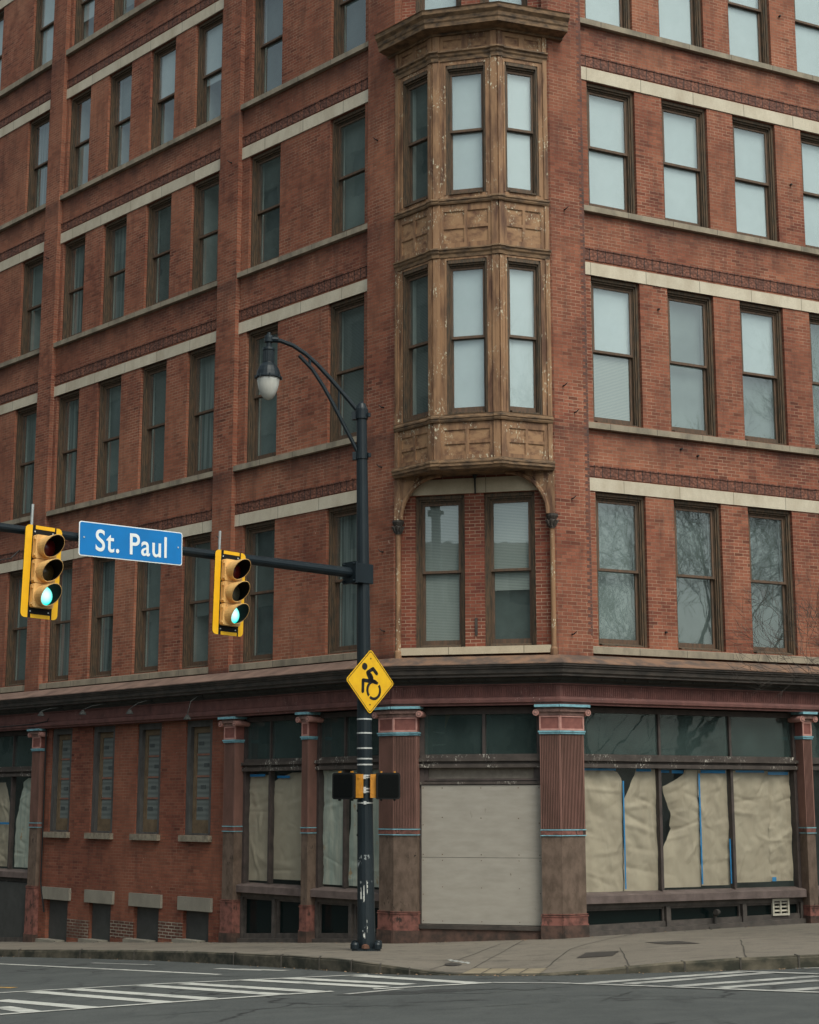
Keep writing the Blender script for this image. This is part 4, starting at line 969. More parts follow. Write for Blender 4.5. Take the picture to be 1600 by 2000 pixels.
for k, ((a, b), (c, d)) in enumerate(zip(GW, BW)):
    mb = MB(); x0, x1 = -b, -a
    mb.box(x0, x0 + .13, .16, .36, 1.80, 4.27); mb.box(x1 - .13, x1, .16, .36, 1.80, 4.27); mb.box(x0 + .13, x1 - .13, .16, .36, 4.13, 4.27); mb.box(x0 + .13, x1 - .13, .14, .36, 1.80, 1.84)
    w = build('window', mb, 'grey_jamb', FL, bld)
    mb = MB(); q0, q1 = x0 + .131, x1 - .131
    mb.box(q0, q0 + .10, .25, .30, 1.842, 4.129); mb.box(q1 - .10, q1, .25, .30, 1.842, 4.129); mb.box(q0 + .1, q1 - .1, .25, .30, 4.0, 4.129); mb.box(q0 + .1, q1 - .1, .25, .30, 1.842, 2.12)
    build('sash', mb, 'tan_sash', FL, w)
    mb = MB(); mb.box(q0 + .1, q1 - .1, .285, .295, 2.12, 4.0, 0)
    for j in range(4):
        z = 2.12 + j * .47; mb.box(q0 + .14 + (j * 7 + k * 3) % 3 * .1, q0 + .32 + (j * 7 + k * 3) % 3 * .1, .277, .286, z + .2, z + .28, 1)
    build('pane', mb, ['glass_block', 'block_vent'], FL, w)
    for j in range(1, 4):
        mb = MB(); mb.box(q0 + .1, q1 - .1, .268, .283, 2.12 + j * .47 - .02, 2.12 + j * .47 + .02); build('muntin', mb, 'red_muntin', FL, w)
    mb = MB(); mb.box(-b - .06, -a + .06, .02, .36, 1.665, 1.798); build('stone_sill', mb, 'sill_block', FL, bld)
    mb = MB(); mb.box(-d - .13, -c + .13, .06, .3, .215, .50); build('stone_lintel', mb, 'lintel_stone', FL, bld)
    mb = MB(); mb.box(-d, -c, .22, .28, -1.5, .245); build('basement_board', mb, 'dark_board', FL, bld)
    mb = MB(); g = zg(*FL.W((c + d) / 2, 0, 0).to_2d()); mb.box(-d - .15, -c - .2, -.05, .2, g - .3, g + .05); build('stone_footing', mb, 'lintel_stone', FL, bld)
mb = MB(); mb.tube([(-12.45, .06, 4.28), (-12.44, .06, 3.4), (-12.44, .07, 2.4), (-12.42, .06, .6), (-12.3, .06, .2), (-12.25, .08, -.1)], .022, 6); mb.tube([(-12.2, .06, 4.72), (-12.2, -.08, 4.45), (-12.8, -.1, 4.40), (-17, -.1, 4.36)], .014, 5); build('conduit', mb, 'black_cable', FL, bld)
mb = MB()
for fr, u, z in ((FL, .35, 9.0), (FL, .3, 7.3), (FL, .25, 5.75), (FL, .3, 10.2), (FL, 5.5, 8.2), (FL, 5.4, 16.9), (FL, .5, 15.9), (FR, .35, 8.2), (FR, .3, 14.0), (FR, .45, 9.9), (FR, .2, 10.4), (FR, .3, 5.6), (FL, 13.2, 16.6)):
    mb = MB(); mb.tube([fr.W(u, 0.0, z), fr.W(u, .07, z), fr.W(u + .04, .10, z + .05)], [.016, .012, .006], 6); build('wall_hook', mb, 'black_cable', WORLD, bld)
for fr, u, z in ((FR, 2.55, 12.3), (FR, 2.5, 5.75), (FR, 3.0, 9.45), (FR, 6.1, 15.6), (FR, 6.0, 19.5), (FR, 3.4, 9.35)):
    mb = MB(); mb.tube([fr.W(u, -.12, z), fr.W(u, -.07, z)], .022, 6); build('wall_hook', mb, 'black_cable', WORLD, bld)
mb = MB(); mb.box(1.57, 1.62, .10, .13, 5.62, 5.95); build('metal_strap', mb, 'cornice_dark', FC, bld)
# vent and pipe in the low lights of the right shop
mb = MB(); yv = .20
mb.box(4.90, 5.31, yv, yv + .05, .32, .36); mb.box(4.90, 5.31, yv, yv + .05, .60, .64); mb.box(4.90, 4.94, yv, yv + .05, .36, .60); mb.box(5.27, 5.31, yv, yv + .05, .36, .60); mb.box(5.085, 5.115, yv, yv + .05, .36, .60)
for k in range(3):
    z = .40 + k * .075; mb.prism([(yv + .005, z), (yv + .04, z + .03), (yv + .045, z + .022), (yv + .012, z - .006)], 4.94, 5.27, lambda a, b, d: (d, a, b))
tag(build('vent_grille', mb, 'vent_metal', FR), 'small pale louvred vent grille in the low window below the papered shopfront', 'vent')
mb = MB(); mb.tube([(3.50, .18, .16), (3.50, .18, .40)], .035, 8); mb.tube([(3.50, .18, .40), (3.50, .10, .44), (3.44, .08, .44)], .055, 8); mb.box(3.30, 3.56, .1, .24, .12, .17)
tag(build('standpipe', mb, 'cover_iron', FR), 'short dark pipe with a bent cap in front of the low shop window', 'pipe')

# ---- paper sheets taped inside the shop windows
def sheet(fr, pl, lab, v=-.335, mat='kraft_paper', tapes=(), seed=0, amp=.045, group='paper sheets taped inside the shop windows', peel=None):
    """pl: outline rows from bottom to top: (z, uL, uR)"""
    mb = MB(); NX, NZ = 44, 84; z0, z1 = pl[0][0], pl[-1][0]
    rg = random.Random(seed * 31 + 5); folds = []; um = (pl[0][1] + pl[0][2]) / 2
    for q in range(26):                          # straight creases of limited length
        an = rg.choice([rg.uniform(-.5, .5), rg.uniform(.9, 2.2)]); folds.append((um + rg.uniform(-.6, .6), rg.uniform(z0, z1), math.cos(an), math.sin(an), rg.uniform(.15, .6), rg.uniform(.03, .11), rg.uniform(-.022, .026)))
    def crease(u, z):
        h = 0
        for cu, cz, ca, sa, L, w, a in folds:
            du, dz = u - cu, z - cz; al = du * ca + dz * sa; ac = abs(-du * sa + dz * ca)
            if ac < w and abs(al) < L: h += a * (1 - ac / w) * (1 - (al / L) ** 2)
        return h
    def edge(z):
        for (a, l0, r0), (b, l1, r1) in zip(pl, pl[1:]):
            if a <= z <= b + 1e-6:
                t = (z - a) / (b - a); return lerp(l0, l1, t), lerp(r0, r1, t)
        return pl[-1][1:]
    for j in range(NZ + 1):
        z = lerp(z0, z1, j / NZ); l, r = edge(z)
        for i in range(NX + 1):
            u = lerp(l, r, i / NX)
            n = noise.noise(Vector((u * 2.1 + seed, z * 1.2, seed))) + .7 * noise.noise(Vector((u * 4.5, z * 3.3 + u * 2, seed * 2))) + .8 * abs(noise.noise(Vector((u * 3.0 + z * 1.5, z * 2.2 - u, seed + 5)))) + .35 * abs(noise.noise(Vector((u * 8.0 - z * 3, z * 6, seed + 9))))
            d = v - .03 + amp * .7 * n + crease(u, z) * min(1, amp / .03) - (peel(u, z, i / NX, j / NZ) if peel else 0)
            mb.v.append((fr.sg * u, -d, z))
    for j in range(NZ):
        for i in range(NX):
            a = j * (NX + 1) + i; mb.f.append((a, a + 1, a + NX + 2, a + NX + 1)); mb.m.append(0)
    o = build('paper_sheet', mb, mat, fr, None, smooth=True, recalc=False)
    tag(o, lab, 'paper', group)
    if tapes:
        tb = MB()
        for u0, u1, za, zb in tapes: tb.box(fr.sg * u0, fr.sg * u1, -v - .035, -v - .031, za, zb)
        build('tape', tb, 'blue_tape', fr, o)
    return o
sheet(FR, [(.84, .53, 1.54), (2.7, .53, 1.57), (2.95, .53, 1.56), (3.06, .55, 1.48), (3.12, .56, 1.3)], 'brown paper sheet with a rounded top corner nearest the right corner pillar', tapes=((1.545, 1.575, .9, 2.9), (.6, 1.4, 3.09, 3.13)), seed=1)
sheet(FR, [(.86, 1.56, 2.33), (2.55, 1.60, 2.33), (3.05, 1.86, 2.33), (3.12, 1.88, 2.33)], 'brown paper sheet cut diagonally at its top left, second from the right corner pillar', tapes=((1.86, 2.2, 3.08, 3.13),), seed=2)
sheet(FR, [(.90, 2.40, 3.32), (1.45, 2.40, 3.32), (1.75, 2.58, 3.32), (2.0, 2.74, 3.32), (2.05, 2.70, 3.32), (2.3, 2.72, 3.32), (2.70, 2.56, 3.32), (2.80, 2.53, 3.32), (2.83, 2.62, 3.32), (2.92, 2.80, 3.32), (3.04, 3.0, 3.32), (3.12, 3.02, 3.33)], 'brown paper sheet torn and peeled away at its left edge', seed=3, amp=.03, peel=lambda u, z, s, t: .10 * max(0, 1 - s * 2.2) * max(0, math.sin(t * 3.1)),
      tapes=((3.30, 3.335, .95, 3.05), (2.42, 2.62, 3.06, 3.11), (2.68, 2.95, 3.05, 3.11)))
sheet(FR, [(.92, 3.335, 4.02), (3.12, 3.345, 4.02)], 'brown paper sheet right of the torn one, under a blue taped top', tapes=((3.36, 3.95, 3.06, 3.12), (3.99, 4.02, .95, 1.8)), seed=4)
sheet(FR, [(.96, 4.12, 5.02), (3.11, 4.12, 5.03)], 'wide brown paper sheet left of the pair in the right end pane', tapes=((4.2, 4.9, 3.08, 3.12),), seed=5)
sheet(FR, [(.97, 5.0, 5.56), (1.2, 4.99, 5.57), (3.10, 5.0, 5.57)], 'narrow brown paper sheet at the far right end of the shopfront', v=-.34, tapes=((5.0, 5.5, 3.04, 3.10), (5.0, 5.1, .97, 1.05)), seed=6)
sheet(FL, [(.90, 4.02, 4.80), (1.1, 4.02, 4.85), (3.06, 4.02, 4.85)], 'smooth brown paper sheet edged in blue tape beside the brick bay', tapes=((4.0, 4.06, .88, 3.06), (4.79, 4.83, 1.1, 3.0), (4.2, 4.7, 3.03, 3.08)), seed=7, amp=.025)
sheet(FL, [(.95, 2.70, 4.0), (2.9, 2.70, 4.01), (3.0, 2.70, 3.8), (3.10, 2.70, 3.4)], 'brown paper sheet with a slanting top, left of the slender iron column', tapes=((3.96, 4.0, 1.0, 2.95), (3.4, 3.8, 2.99, 3.04)), seed=8, amp=.025)
sheet(FL, [(.90, 1.70, 2.47), (3.13, 1.70, 2.48)], 'crumpled whitish paper sheet with rusty streaks behind the shop glass', mat='white_paper', seed=9, amp=.03)
sheet(FL, [(.90, .45, 1.66), (1.7, .45, 1.66), (2.0, .45, 1.6), (3.13, .45, 1.56)], 'pale paper sheet behind the signal pole', mat='white_paper', seed=10, amp=.02)
sheet(FL, [(.9, 13.05, 14.2), (2.0, 13.05, 14.2), (3.0, 13.1, 13.9), (3.1, 13.1, 13.7)], 'greenish white paper sheet with a crumpled top, far down the left shopfront', mat='white_paper', seed=11, amp=.03)
sheet(FL, [(.9, 14.4, 15.9), (1.95, 14.4, 15.9), (2.3, 14.45, 15.9), (3.0, 14.75, 15.9)], 'brown paper sheet with a curved edge at the left margin of the photo', seed=12, tapes=((14.36, 14.4, .9, 2.2), (14.4, 15.4, 1.95, 2.0)))
mb = MB(); mb.box(1.78, 2.06, .55, .75, 5.45, 5.72); tag(build('cardboard_box', mb, 'cardboard', FC), 'small cardboard box inside the right hand window above the entrance', 'box')

# ---- gooseneck lamps on the cornice above the brick bay
gl_specs = [(11.60, 4.60, 11.45, 'leftmost gooseneck lamp on the shopfront cornice, by the black conduit'), (9.78, 4.56, 9.5, 'gooseneck lamp above the second brick bay window from the left'),
            (7.88, 4.50, 7.7, 'gooseneck lamp above the third brick bay window from the left'), (5.72, 4.30, 5.85, 'gooseneck lamp hanging lowest, nearest the blue topped brick bay column')]
g0 = None
for u, z, ub, lab in gl_specs:
    M = FL.M @ Matrix.Translation((-ub, 0, 4.70))
    dx, dz = -(u - ub), z - 4.70
    root = empty('gooseneck_lamp', M); tag(root, lab, 'lamp', 'gooseneck lamps along the cornice')
    fr_ = Frame((0, 0), (1, 0)); fr_.M = M
    mb = MB(); mb.tube([(0, -.09, .02), (0, -.28, .04), (dx * .4, -.48, dz * .25 + .03), (dx, -.62, dz + .05)], .010, 6); mb.tube([(0, -.09, .0), (0, -.10, .05)], .04, 8); build('arm', mb, 'lamp_shade_grey', fr_, root)
    mb = MB(); mb.lathe([(.025, dz + .04), (.035, dz + .03), (.05, dz), (.075, dz - .035), (.085, dz - .065)], dx, -.62, 12, closed=False); build('lamp_shade', mb, 'lamp_shade_grey', fr_, root)

# ------------------------------------------------------------------ signal pole with mast arm and street lamp
PX, PY = -0.73, 27.52; PZ = walk_z(PX, PY)
AF = Frame((PX - 0.093, PY), (0.72809, 0.68548))           # along the mast arm
def lean(z): return -0.0142 * (z - PZ)
pole = empty('signal_pole', Matrix.Translation((PX, PY, PZ))); tag(pole, 'dark steel signal pole with mast arm and curved street lamp arm on the corner pavement', 'pole')
mb = MB(); mb.tube([(PX + lean(z), PY, z) for z in (PZ, 1.6, 1.62)], [.155, .142, .142], 16); build('shaft_foot', mb, 'pole_scuffed', WORLD, pole, smooth=False)
mb = MB(); mb.tube([(PX + lean(z), PY, z) for z in (1.62, 4.0, 6.5, 9.38)], [.1415, .126, .112, .092], 16); build('shaft', mb, 'pole_paint', WORLD, pole)
mb = MB(); mb.lathe([(.112, 9.38), (.118, 9.40), (.118, 9.46), (.10, 9.49), (.07, 9.56), (.02, 9.61)], PX + lean(9.4), PY, 16); build('cap', mb, 'pole_paint', WORLD, pole)
mb = MB(); mb.box(PX - .24, PX + .24, PY - .24, PY + .24, PZ - .02, PZ + .045); build('base_plate', mb, 'pole_paint', WORLD, pole)
for sx, sy in ((-1, -1), (1, -1), (-1, 1), (1, 1)):
    mb = MB(); mb.lathe([(.075, PZ + .045), (.075, PZ + .115), (.06, PZ + .145), (.02, PZ + .155)], PX + sx * .19, PY + sy * .19, 12); build('bolt_cover', mb, 'pole_paint', WORLD, pole)
mb = MB(); mb.lathe([(.075, PZ + .05), (.06, PZ + .10), (.02, PZ + .12)], PX - .01, PY - .19, 10); build('handhole_cover', mb, 'rust_iron', WORLD, pole)
for z, cl in ((3.92, 0), (3.68, 0), (3.42, 0), (3.24, 0), (3.14, 0), (2.955, 0), (2.92, 1), (2.73, 1), (2.68, 1), (2.49, 1)):
    mb = MB(); r = .155 - .0135 * z / 1.6 * 1.0
    r = .1415 - (.1415 - .126) * (z - 1.62) / 2.38 + .004
    mb.tube([(PX + lean(z), PY, z - .012), (PX + lean(z), PY, z + .012)], r, 16)
    if cl: mb.box(PX + lean(z) - .02, PX + lean(z) + .025, PY - r - .02, PY - r + .01, z - .025, z + .03)
    build('strap', mb, 'strap_metal', WORLD, pole)
mb = MB()
for (z, x, w, h) in ((1.05, -.035, .17, .42), (.42, -.02, .10, .36)):
    for k in range(14):
        for j in range(18):
            a, b = -1 + 2 * k / 14, -1 + 2 * j / 18
            if (a + .07) ** 2 + (b + .05) ** 2 + .35 * noise.noise(Vector((a * 3 + z * 9, b * 3, z))) > .85 or noise.noise(Vector((a * 6, b * 6, z + 4))) > .38 or (w < .12 and (a + .35) ** 2 * .8 + (b - .1) ** 2 < .5): continue
            def pt(a, b):
                r = .153 - .0085 * (z + b * h / 2); th = (x + a * w / 2) / r; return (PX + lean(z) + r * math.sin(th), PY - r * math.cos(th), z + b * h / 2)
            mb.face([pt(a, b), pt(a + .143, b), pt(a + .143, b + .111), pt(a, b + .111)])
for (z, x, w, h) in ((2.15, -.05, .018, .30), (1.75, -.03, .03, .14), (1.42, .03, .15, .03), (1.36, .10, .02, .10), (3.75, .09, .02, .2), (3.3, -.05, .03, .15)):
    for k in range(6):
        zz = z + (k - 2.5) * h / 6; r = .1505 - .0075 * zz; x2 = x + .018 * noise.noise(Vector((zz * 8, z, 0)))
        pp = lambda a, q: (PX + lean(zz) + r * math.sin(a / r), PY - r * math.cos(a / r), q)
        mb.face([pp(x2 - w / 2, zz - h / 12), pp(x2 + w / 2, zz - h / 12), pp(x2 + w / 2, zz + h / 12), pp(x2 - w / 2, zz + h / 12)])
build('paint_scrape', mb, 'white_spray', WORLD, pole, recalc=False)
# mast arm, horizontal, clamped to the pole
AZ = 6.46; a0 = -0.1
mb = MB(); mb.tube([(a0, 0, AZ), (-2.2, 0, AZ), (-3.7, 0, AZ), (-6.9, 0, AZ), (-9.6, 0, AZ)], [.092, .084, .074, .064, .055], 14); build('mast_arm', mb, 'pole_paint', AF, pole)
mb = MB(); mb.box(-.32, -.27, -.17, .17, AZ - .19, AZ + .19); mb.box(-.27, .12, -.14, -.10, AZ - .17, AZ + .17); mb.box(-.27, .12, .10, .14, AZ - .17, AZ + .17); mb.box(.08, .13, -.13, .13, AZ - .17, AZ + .17)
for sy in (-1, 1):
    for sz in (-1, 1): mb.tube([(-.36, sy * .13, AZ + sz * .15), (-.24, sy * .13, AZ + sz * .15)], .022, 8)
build('arm_clamp', mb, 'pole_paint', AF, pole)
# street lamp arm
LP = lambda x, z: (x, PY - 0.2 * min(1, max(0, (-.9 - x) / 1.6)), z)
mb = MB(); up = [(-.90, 9.40), (-1.12, 9.66), (-1.43, 10.02), (-1.66, 10.27), (-1.87, 10.46), (-2.10, 10.61), (-2.32, 10.69), (-2.42, 10.70)]
mb.tube([LP(*p) for p in up], .04, 9)
lo = [(-.90, 8.62), (-1.05, 8.92), (-1.22, 9.25), (-1.38, 9.56), (-1.55, 9.87), (-1.75, 10.18), (-1.99, 10.43)]
mb.tube([LP(*p) for p in lo], .036, 9)
mb.tube([LP(-1.80, 10.22), LP(-1.80, 10.40)], .03, 6); mb.tube([LP(-1.27, 9.35), LP(-1.27, 9.82)], .022, 6)
arm = build('lamp_arm', mb, 'pole_paint', WORLD, pole)
for z in (9.34, 8.60):
    mb = MB()
    mb.tube([(PX + lean(z), PY, z - .06), (PX + lean(z), PY, z + .06)], .118, 14)
    mb.box(PX + lean(z) - .17, PX + lean(z) - .08, PY - .05, PY + .05, z - .07, z + .07); mb.tube([(PX + lean(z) + .13, PY - .06, z - .03), (PX + lean(z) + .13, PY - .06, z + .04)], .035, 8)
    build('arm_clamp', mb, 'pole_paint', WORLD, pole)
lx, ly = -2.535, PY - .2
mb = MB(); mb.tube([(-2.36, ly, 10.70), (-2.47, ly, 10.71)], .055, 10)
mb.lathe([(.03, 10.84), (.035, 10.80), (.075, 10.78), (.08, 10.74), (.08, 10.66), (.05, 10.64), (.05, 10.56), (.105, 10.55), (.11, 10.51), (.10, 10.49), (.095, 10.28), (.10, 10.265), (.125, 10.25), (.17, 10.19), (.205, 10.11), (.222, 10.03), (.235, 10.01), (.235, 9.985), (.21, 9.975)], lx, ly, 20)
for k in range(16):
    t = k * math.pi / 8; mb.box(lx + .095 * math.cos(t) - .008, lx + .095 * math.cos(t) + .008, ly + .095 * math.sin(t) - .008, ly + .095 * math.sin(t) + .008, 10.28, 10.49)
for k in range(8):
    t = k * math.pi / 4 + .2; mb.tube([(lx + .236 * math.cos(t), ly + .236 * math.sin(t), 9.97), (lx + .236 * math.cos(t), ly + .236 * math.sin(t), 10.03)], .016, 6)
lant = build('lantern', mb, 'pole_paint', WORLD, pole, smooth=False)
mb = MB(); mb.lathe([(.205, 9.985), (.20, 9.93), (.19, 9.86), (.168, 9.77), (.135, 9.69), (.09, 9.625), (.05, 9.60), (.015, 9.585)], lx, ly, 24); build('globe', mb, 'lamp_globe', WORLD, lant, smooth=True)
mb = MB(); mb.tube([(-7.35, .02, AZ - .05), (-7.42, .0, AZ - .22), (-7.32, -.02, AZ - .42), (-7.12, -.02, AZ - .50), (-6.9, 0, AZ - .44), (-6.75, .02, AZ - .3)], .009, 6); build('cable_loop', mb, 'black_cable', AF, pole)
mb = MB(); mb.tube([(PX - .17, PY - .02, 2.36), (PX - .14, PY - .03, 2.36)], .025, 6); mb.tube([(PX - .17, PY - .02, 1.95), (PX - .14, PY - .03, 1.95)], .025, 6); build('bolt', mb, 'black_cable', WORLD, pole)

# ------------------------------------------------------------------ traffic signals
def rrect(x0, x1, z0, z1, r, n=5):
    out = []
    for cx, cz, t0 in ((x1 - r, z0 + r, -90), (x1 - r, z1 - r, 0), (x0 + r, z1 - r, 90), (x0 + r, z0 + r, 180)):
        for k in range(n + 1):
            t = R(t0 + 90 * k / n); out.append((cx + r * math.cos(t), cz + r * math.sin(t)))
    return out
def traffic_signal(xc, zc, label, mid):
    M = AF.M @ Matrix.Translation((xc, -0.20, zc)) @ Matrix.Rotation(R(1.2), 4, 'Y')
    fr = Frame((0, 0), (1, 0)); fr.M = M
    root = empty('traffic_signal', M); tag(root, label, 'traffic light', 'traffic signals on the mast arm')
    W2, H2 = .305, .685
    xz = lambda a, b, d: (a, d, b)
    mb = MB(); mb.prism(rrect(-W2, W2, -H2, H2, .07), .0, .012, xz, 0)
    bp = build('backplate', mb, 'backplate_black', fr, root)
    mb = MB(); b = .095; e = .055; yb = -.004
    # retroreflective border laid on the plate: two long strips with rounded corners, two short ones
    def strip_poly(pl): mb.prism(pl, yb, -.0005, xz, 0)
    left = [p for p in rrect(-W2, W2, -H2, H2, .07) if p[0] < 0]
    strip_poly([(-W2 + .115, H2), *[p for p in left if p[1] > 0], *[p for p in left if p[1] < 0], (-W2 + .115, -H2)])
    strip_poly([(-x, z) for x, z in [(-W2 + .098, H2), *[p for p in left if p[1] > 0], *[p for p in left if p[1] < 0], (-W2 + .098, -H2)]])
    strip_poly([(-W2 + .165, H2 - .055), (W2 - .125, H2 - .055), (W2 - .125, H2), (-W2 + .165, H2)]); strip_poly([(-W2 + .165, -H2), (W2 - .125, -H2), (W2 - .125, -H2 + .055), (-W2 + .165, -H2 + .055)])
    build('border', mb, 'border_yellow', fr, bp)
    mb = MB()
    for sx in (-1, 1):
        for sz in (-1, 1): mb.tube([(sx * .15, -.008, sz * .59), (sx * .15, 0, sz * .59)], .012, 6)
    build('bolt', mb, 'strap_metal', fr, bp)
    mb = MB(); mb.tube([(-.155, .10, -.55), (-.155, .10, H2 + .33)], .022, 8); mb.box(-.20, -.11, .06, .14, .16, .42); build('mounting_tube', mb, 'galvanised', fr, root)
    for k, (nm, mat) in enumerate((('red', 'lens_red'), ('amber', mid), ('green', 'lens_green'))):
        z = .36 - .36 * k
        mb = MB(); mb.prism(rrect(-.175, .175, z - .176, z + .176, .03, 3), -.10, -.006, xz)
        for sz in (-.12, .12): mb.box(-.195, -.175, -.09, -.05, z + sz - .018, z + sz + .018)
        sec = build('signal_section', mb, 'signal_yellow', fr, root)
        mb = MB(); n = 24; prof = []
        for i in range(n + 1):                  # cutaway visor, long on top, short below
            t = 2 * math.pi * i / n; L = .085 + .25 * (0.5 + 0.5 * math.cos(t)) ** 0.9
            prof.append((math.sin(t), math.cos(t), L))
        for i in range(n):
            (a, c, l0), (a1, c1, l1) = prof[i], prof[i + 1]
            for r_, mi in ((.158, 0), (.148, 1)):
                mb.face([(a * r_, -.10, z + c * r_), (a1 * r_, -.10, z + c1 * r_), (a1 * r_, -.10 - l1, z + c1 * r_), (a * r_, -.10 - l0, z + c * r_)], mi)
            mb.face([(a * .158, -.10 - l0, z + c * .158), (a1 * .158, -.10 - l1, z + c1 * .158), (a1 * .148, -.10 - l1, z + c1 * .148), (a * .148, -.10 - l0, z + c * .148)], 0)
        build('visor', mb, ['signal_yellow', 'visor_inside'], fr, sec, recalc=False)
        mb = MB(); rings = 7; n = 28
        pts = [[(rr / rings * .148 * math.sin(2 * math.pi * i / n), -.10 - .05 * math.cos(rr / rings * math.pi / 2), z + rr / rings * .148 * math.cos(2 * math.pi * i / n)) for i in range(n)] for rr in range(rings + 1)]
        for rr in range(rings):
            for i in range(n): mb.face([pts[rr][i], pts[rr][(i + 1) % n], pts[rr + 1][(i + 1) % n], pts[rr + 1][i]])
        lens = MB(); lens.v, lens.f, lens.m = mb.v, mb.f, mb.m
        me = lens.mesh('lens', [mat], (0, -.13, z), True, False); put('lens', me, fr.M @ Matrix.Translation((0, -.13, z)), sec)
    return root
traffic_signal(-6.50, 5.83, 'yellow bordered traffic light showing green, left of the blue street sign', 'lens_amber')
traffic_signal(-3.07, 5.83, 'yellow bordered traffic light showing green, between the street sign and the pole', 'lens_smoke')

# ------------------------------------------------------------------ street name sign
def text_mesh(body, size, off=0.0, ext=0.004, xs=1.0, spacing=1.0):
    c = bpy.data.curves.new('lettering', 'FONT'); c.body = body; c.size = size; c.offset = off; c.extrude = ext; c.align_x = 'CENTER'; c.space_character = spacing
    o = bpy.data.objects.new('lettering_tmp', c); COL.objects.link(o)
    dg = bpy.context.evaluated_depsgraph_get(); me = bpy.data.meshes.new_from_object(o.evaluated_get(dg)); bpy.data.objects.remove(o)
    me.transform(Matrix.Diagonal((xs, 1, 1, 1))); me.transform(Matrix.Rotation(R(90), 4, 'X'))
    return me
M = AF.M @ Matrix.Translation((-4.905, -0.13, 6.445)) @ Matrix.Rotation(R(-1.0), 4, 'Y')
fr = Frame((0, 0), (1, 0)); fr.M = M
xz = lambda a, b, d: (a, d, b)
mb = MB(); mb.prism(rrect(-.945, .945, -.265, .265, .04), .0, .008, xz); sgn = put('street_name_sign', mb.mesh('street_name_sign', ['sign_white']), M)
tag(sgn, 'blue street name sign with white St. Paul lettering on the mast arm', 'street sign')
mb = MB(); mb.prism(rrect(-.930, .930, -.250, .250, .032), -.003, -.0005, xz); put('face', mb.mesh('face', ['sign_blue']), M, sgn)
me = text_mesh('St. Paul', .47, .005, .002, .86, 1.10); me.materials.append(MATS['sign_white']); put('lettering', me, M @ Matrix.Translation((.0, -.006, -.165)), sgn)
mb = MB()
for x in (-.86, .86): mb.tube([(x, -.012, .02), (x, -.002, .02)], .014, 8)
for x in (-.6, .6): mb.box(x - .03, x + .03, .01, .12, -.12, .16)
put('bolt', mb.mesh('bolt', ['strap_metal']), M, sgn)

# ------------------------------------------------------------------ diamond warning sign
M = AF.M @ Matrix.Translation((0.035, -0.17, 4.565)) @ Matrix.Rotation(R(1.0), 4, 'Y')
def diamond(h, r):
    return [(a * math.cos(R(45)) - b * math.sin(R(45)), a * math.sin(R(45)) + b * math.cos(R(45))) for a, b in rrect(-h, h, -h, h, r)]
mb = MB(); mb.prism(diamond(.40, .05), 0, .006, xz); ws = put('warning_sign', mb.mesh('warning_sign', ['sign_yellow']), M)
tag(ws, 'yellow diamond warning sign with a black wheelchair figure on the pole', 'sign')
mb = MB(); o_, i_ = diamond(.382, .04), diamond(.371, .035)
for k in range(len(o_)):
    q = (k + 1) % len(o_); mb.face([(o_[k][0], -.002, o_[k][1]), (o_[q][0], -.002, o_[q][1]), (i_[q][0], -.002, i_[q][1]), (i_[k][0], -.002, i_[k][1])])
put('border', mb.mesh('border', ['sign_black'], recalc=False), M, ws)
U = lambda x, y: ((x - 1000) * .00158, (652 - y) * .00120)
mb = MB(); T = -.004
def disc(c, r, n=20): mb.prism([(c[0] + r * math.cos(2 * math.pi * k / n), c[1] + r * math.sin(2 * math.pi * k / n)) for k in range(n)], T, -.001, xz)
def stroke(pts, w):
    P = [Vector(U(*p)) for p in pts]
    for a, b in zip(P, P[1:]):
        d = (b - a).normalized(); n = Vector((-d.y, d.x)) * w / 2; mb.prism([a + n, b + n, b - n, a - n], T, -.001, xz)
    for p in P: disc(p, w / 2, 12)
disc(U(912, 440), .062)
stroke([(958, 520), (1035, 462), (1090, 527)], .064); stroke([(965, 530), (1010, 625)], .095); stroke([(1000, 560), (1020, 600)], .075); stroke([(1010, 632), (1075, 655)], .07); stroke([(975, 645), (892, 640), (890, 800)], .064)
wc = U(1051, 773)
for t0, t1 in ((-125, 38), (52, 222)):
    n = 18; pr = []
    for k in range(n + 1): t = R(t0 + (t1 - t0) * k / n); pr.append((wc[0] + .172 * math.cos(t), wc[1] + .172 * math.sin(t)))
    qr = [(wc[0] + (p[0] - wc[0]) * .72, wc[1] + (p[1] - wc[1]) * .72) for p in pr]
    for k in range(n): mb.prism([pr[k], pr[k + 1], qr[k + 1], qr[k]], T, -.001, xz)
for y_ in (.40, -.40): disc((0.0, y_), .014, 10)
put('wheelchair_symbol', mb.mesh('wheelchair_symbol', ['sign_black']), M, ws)

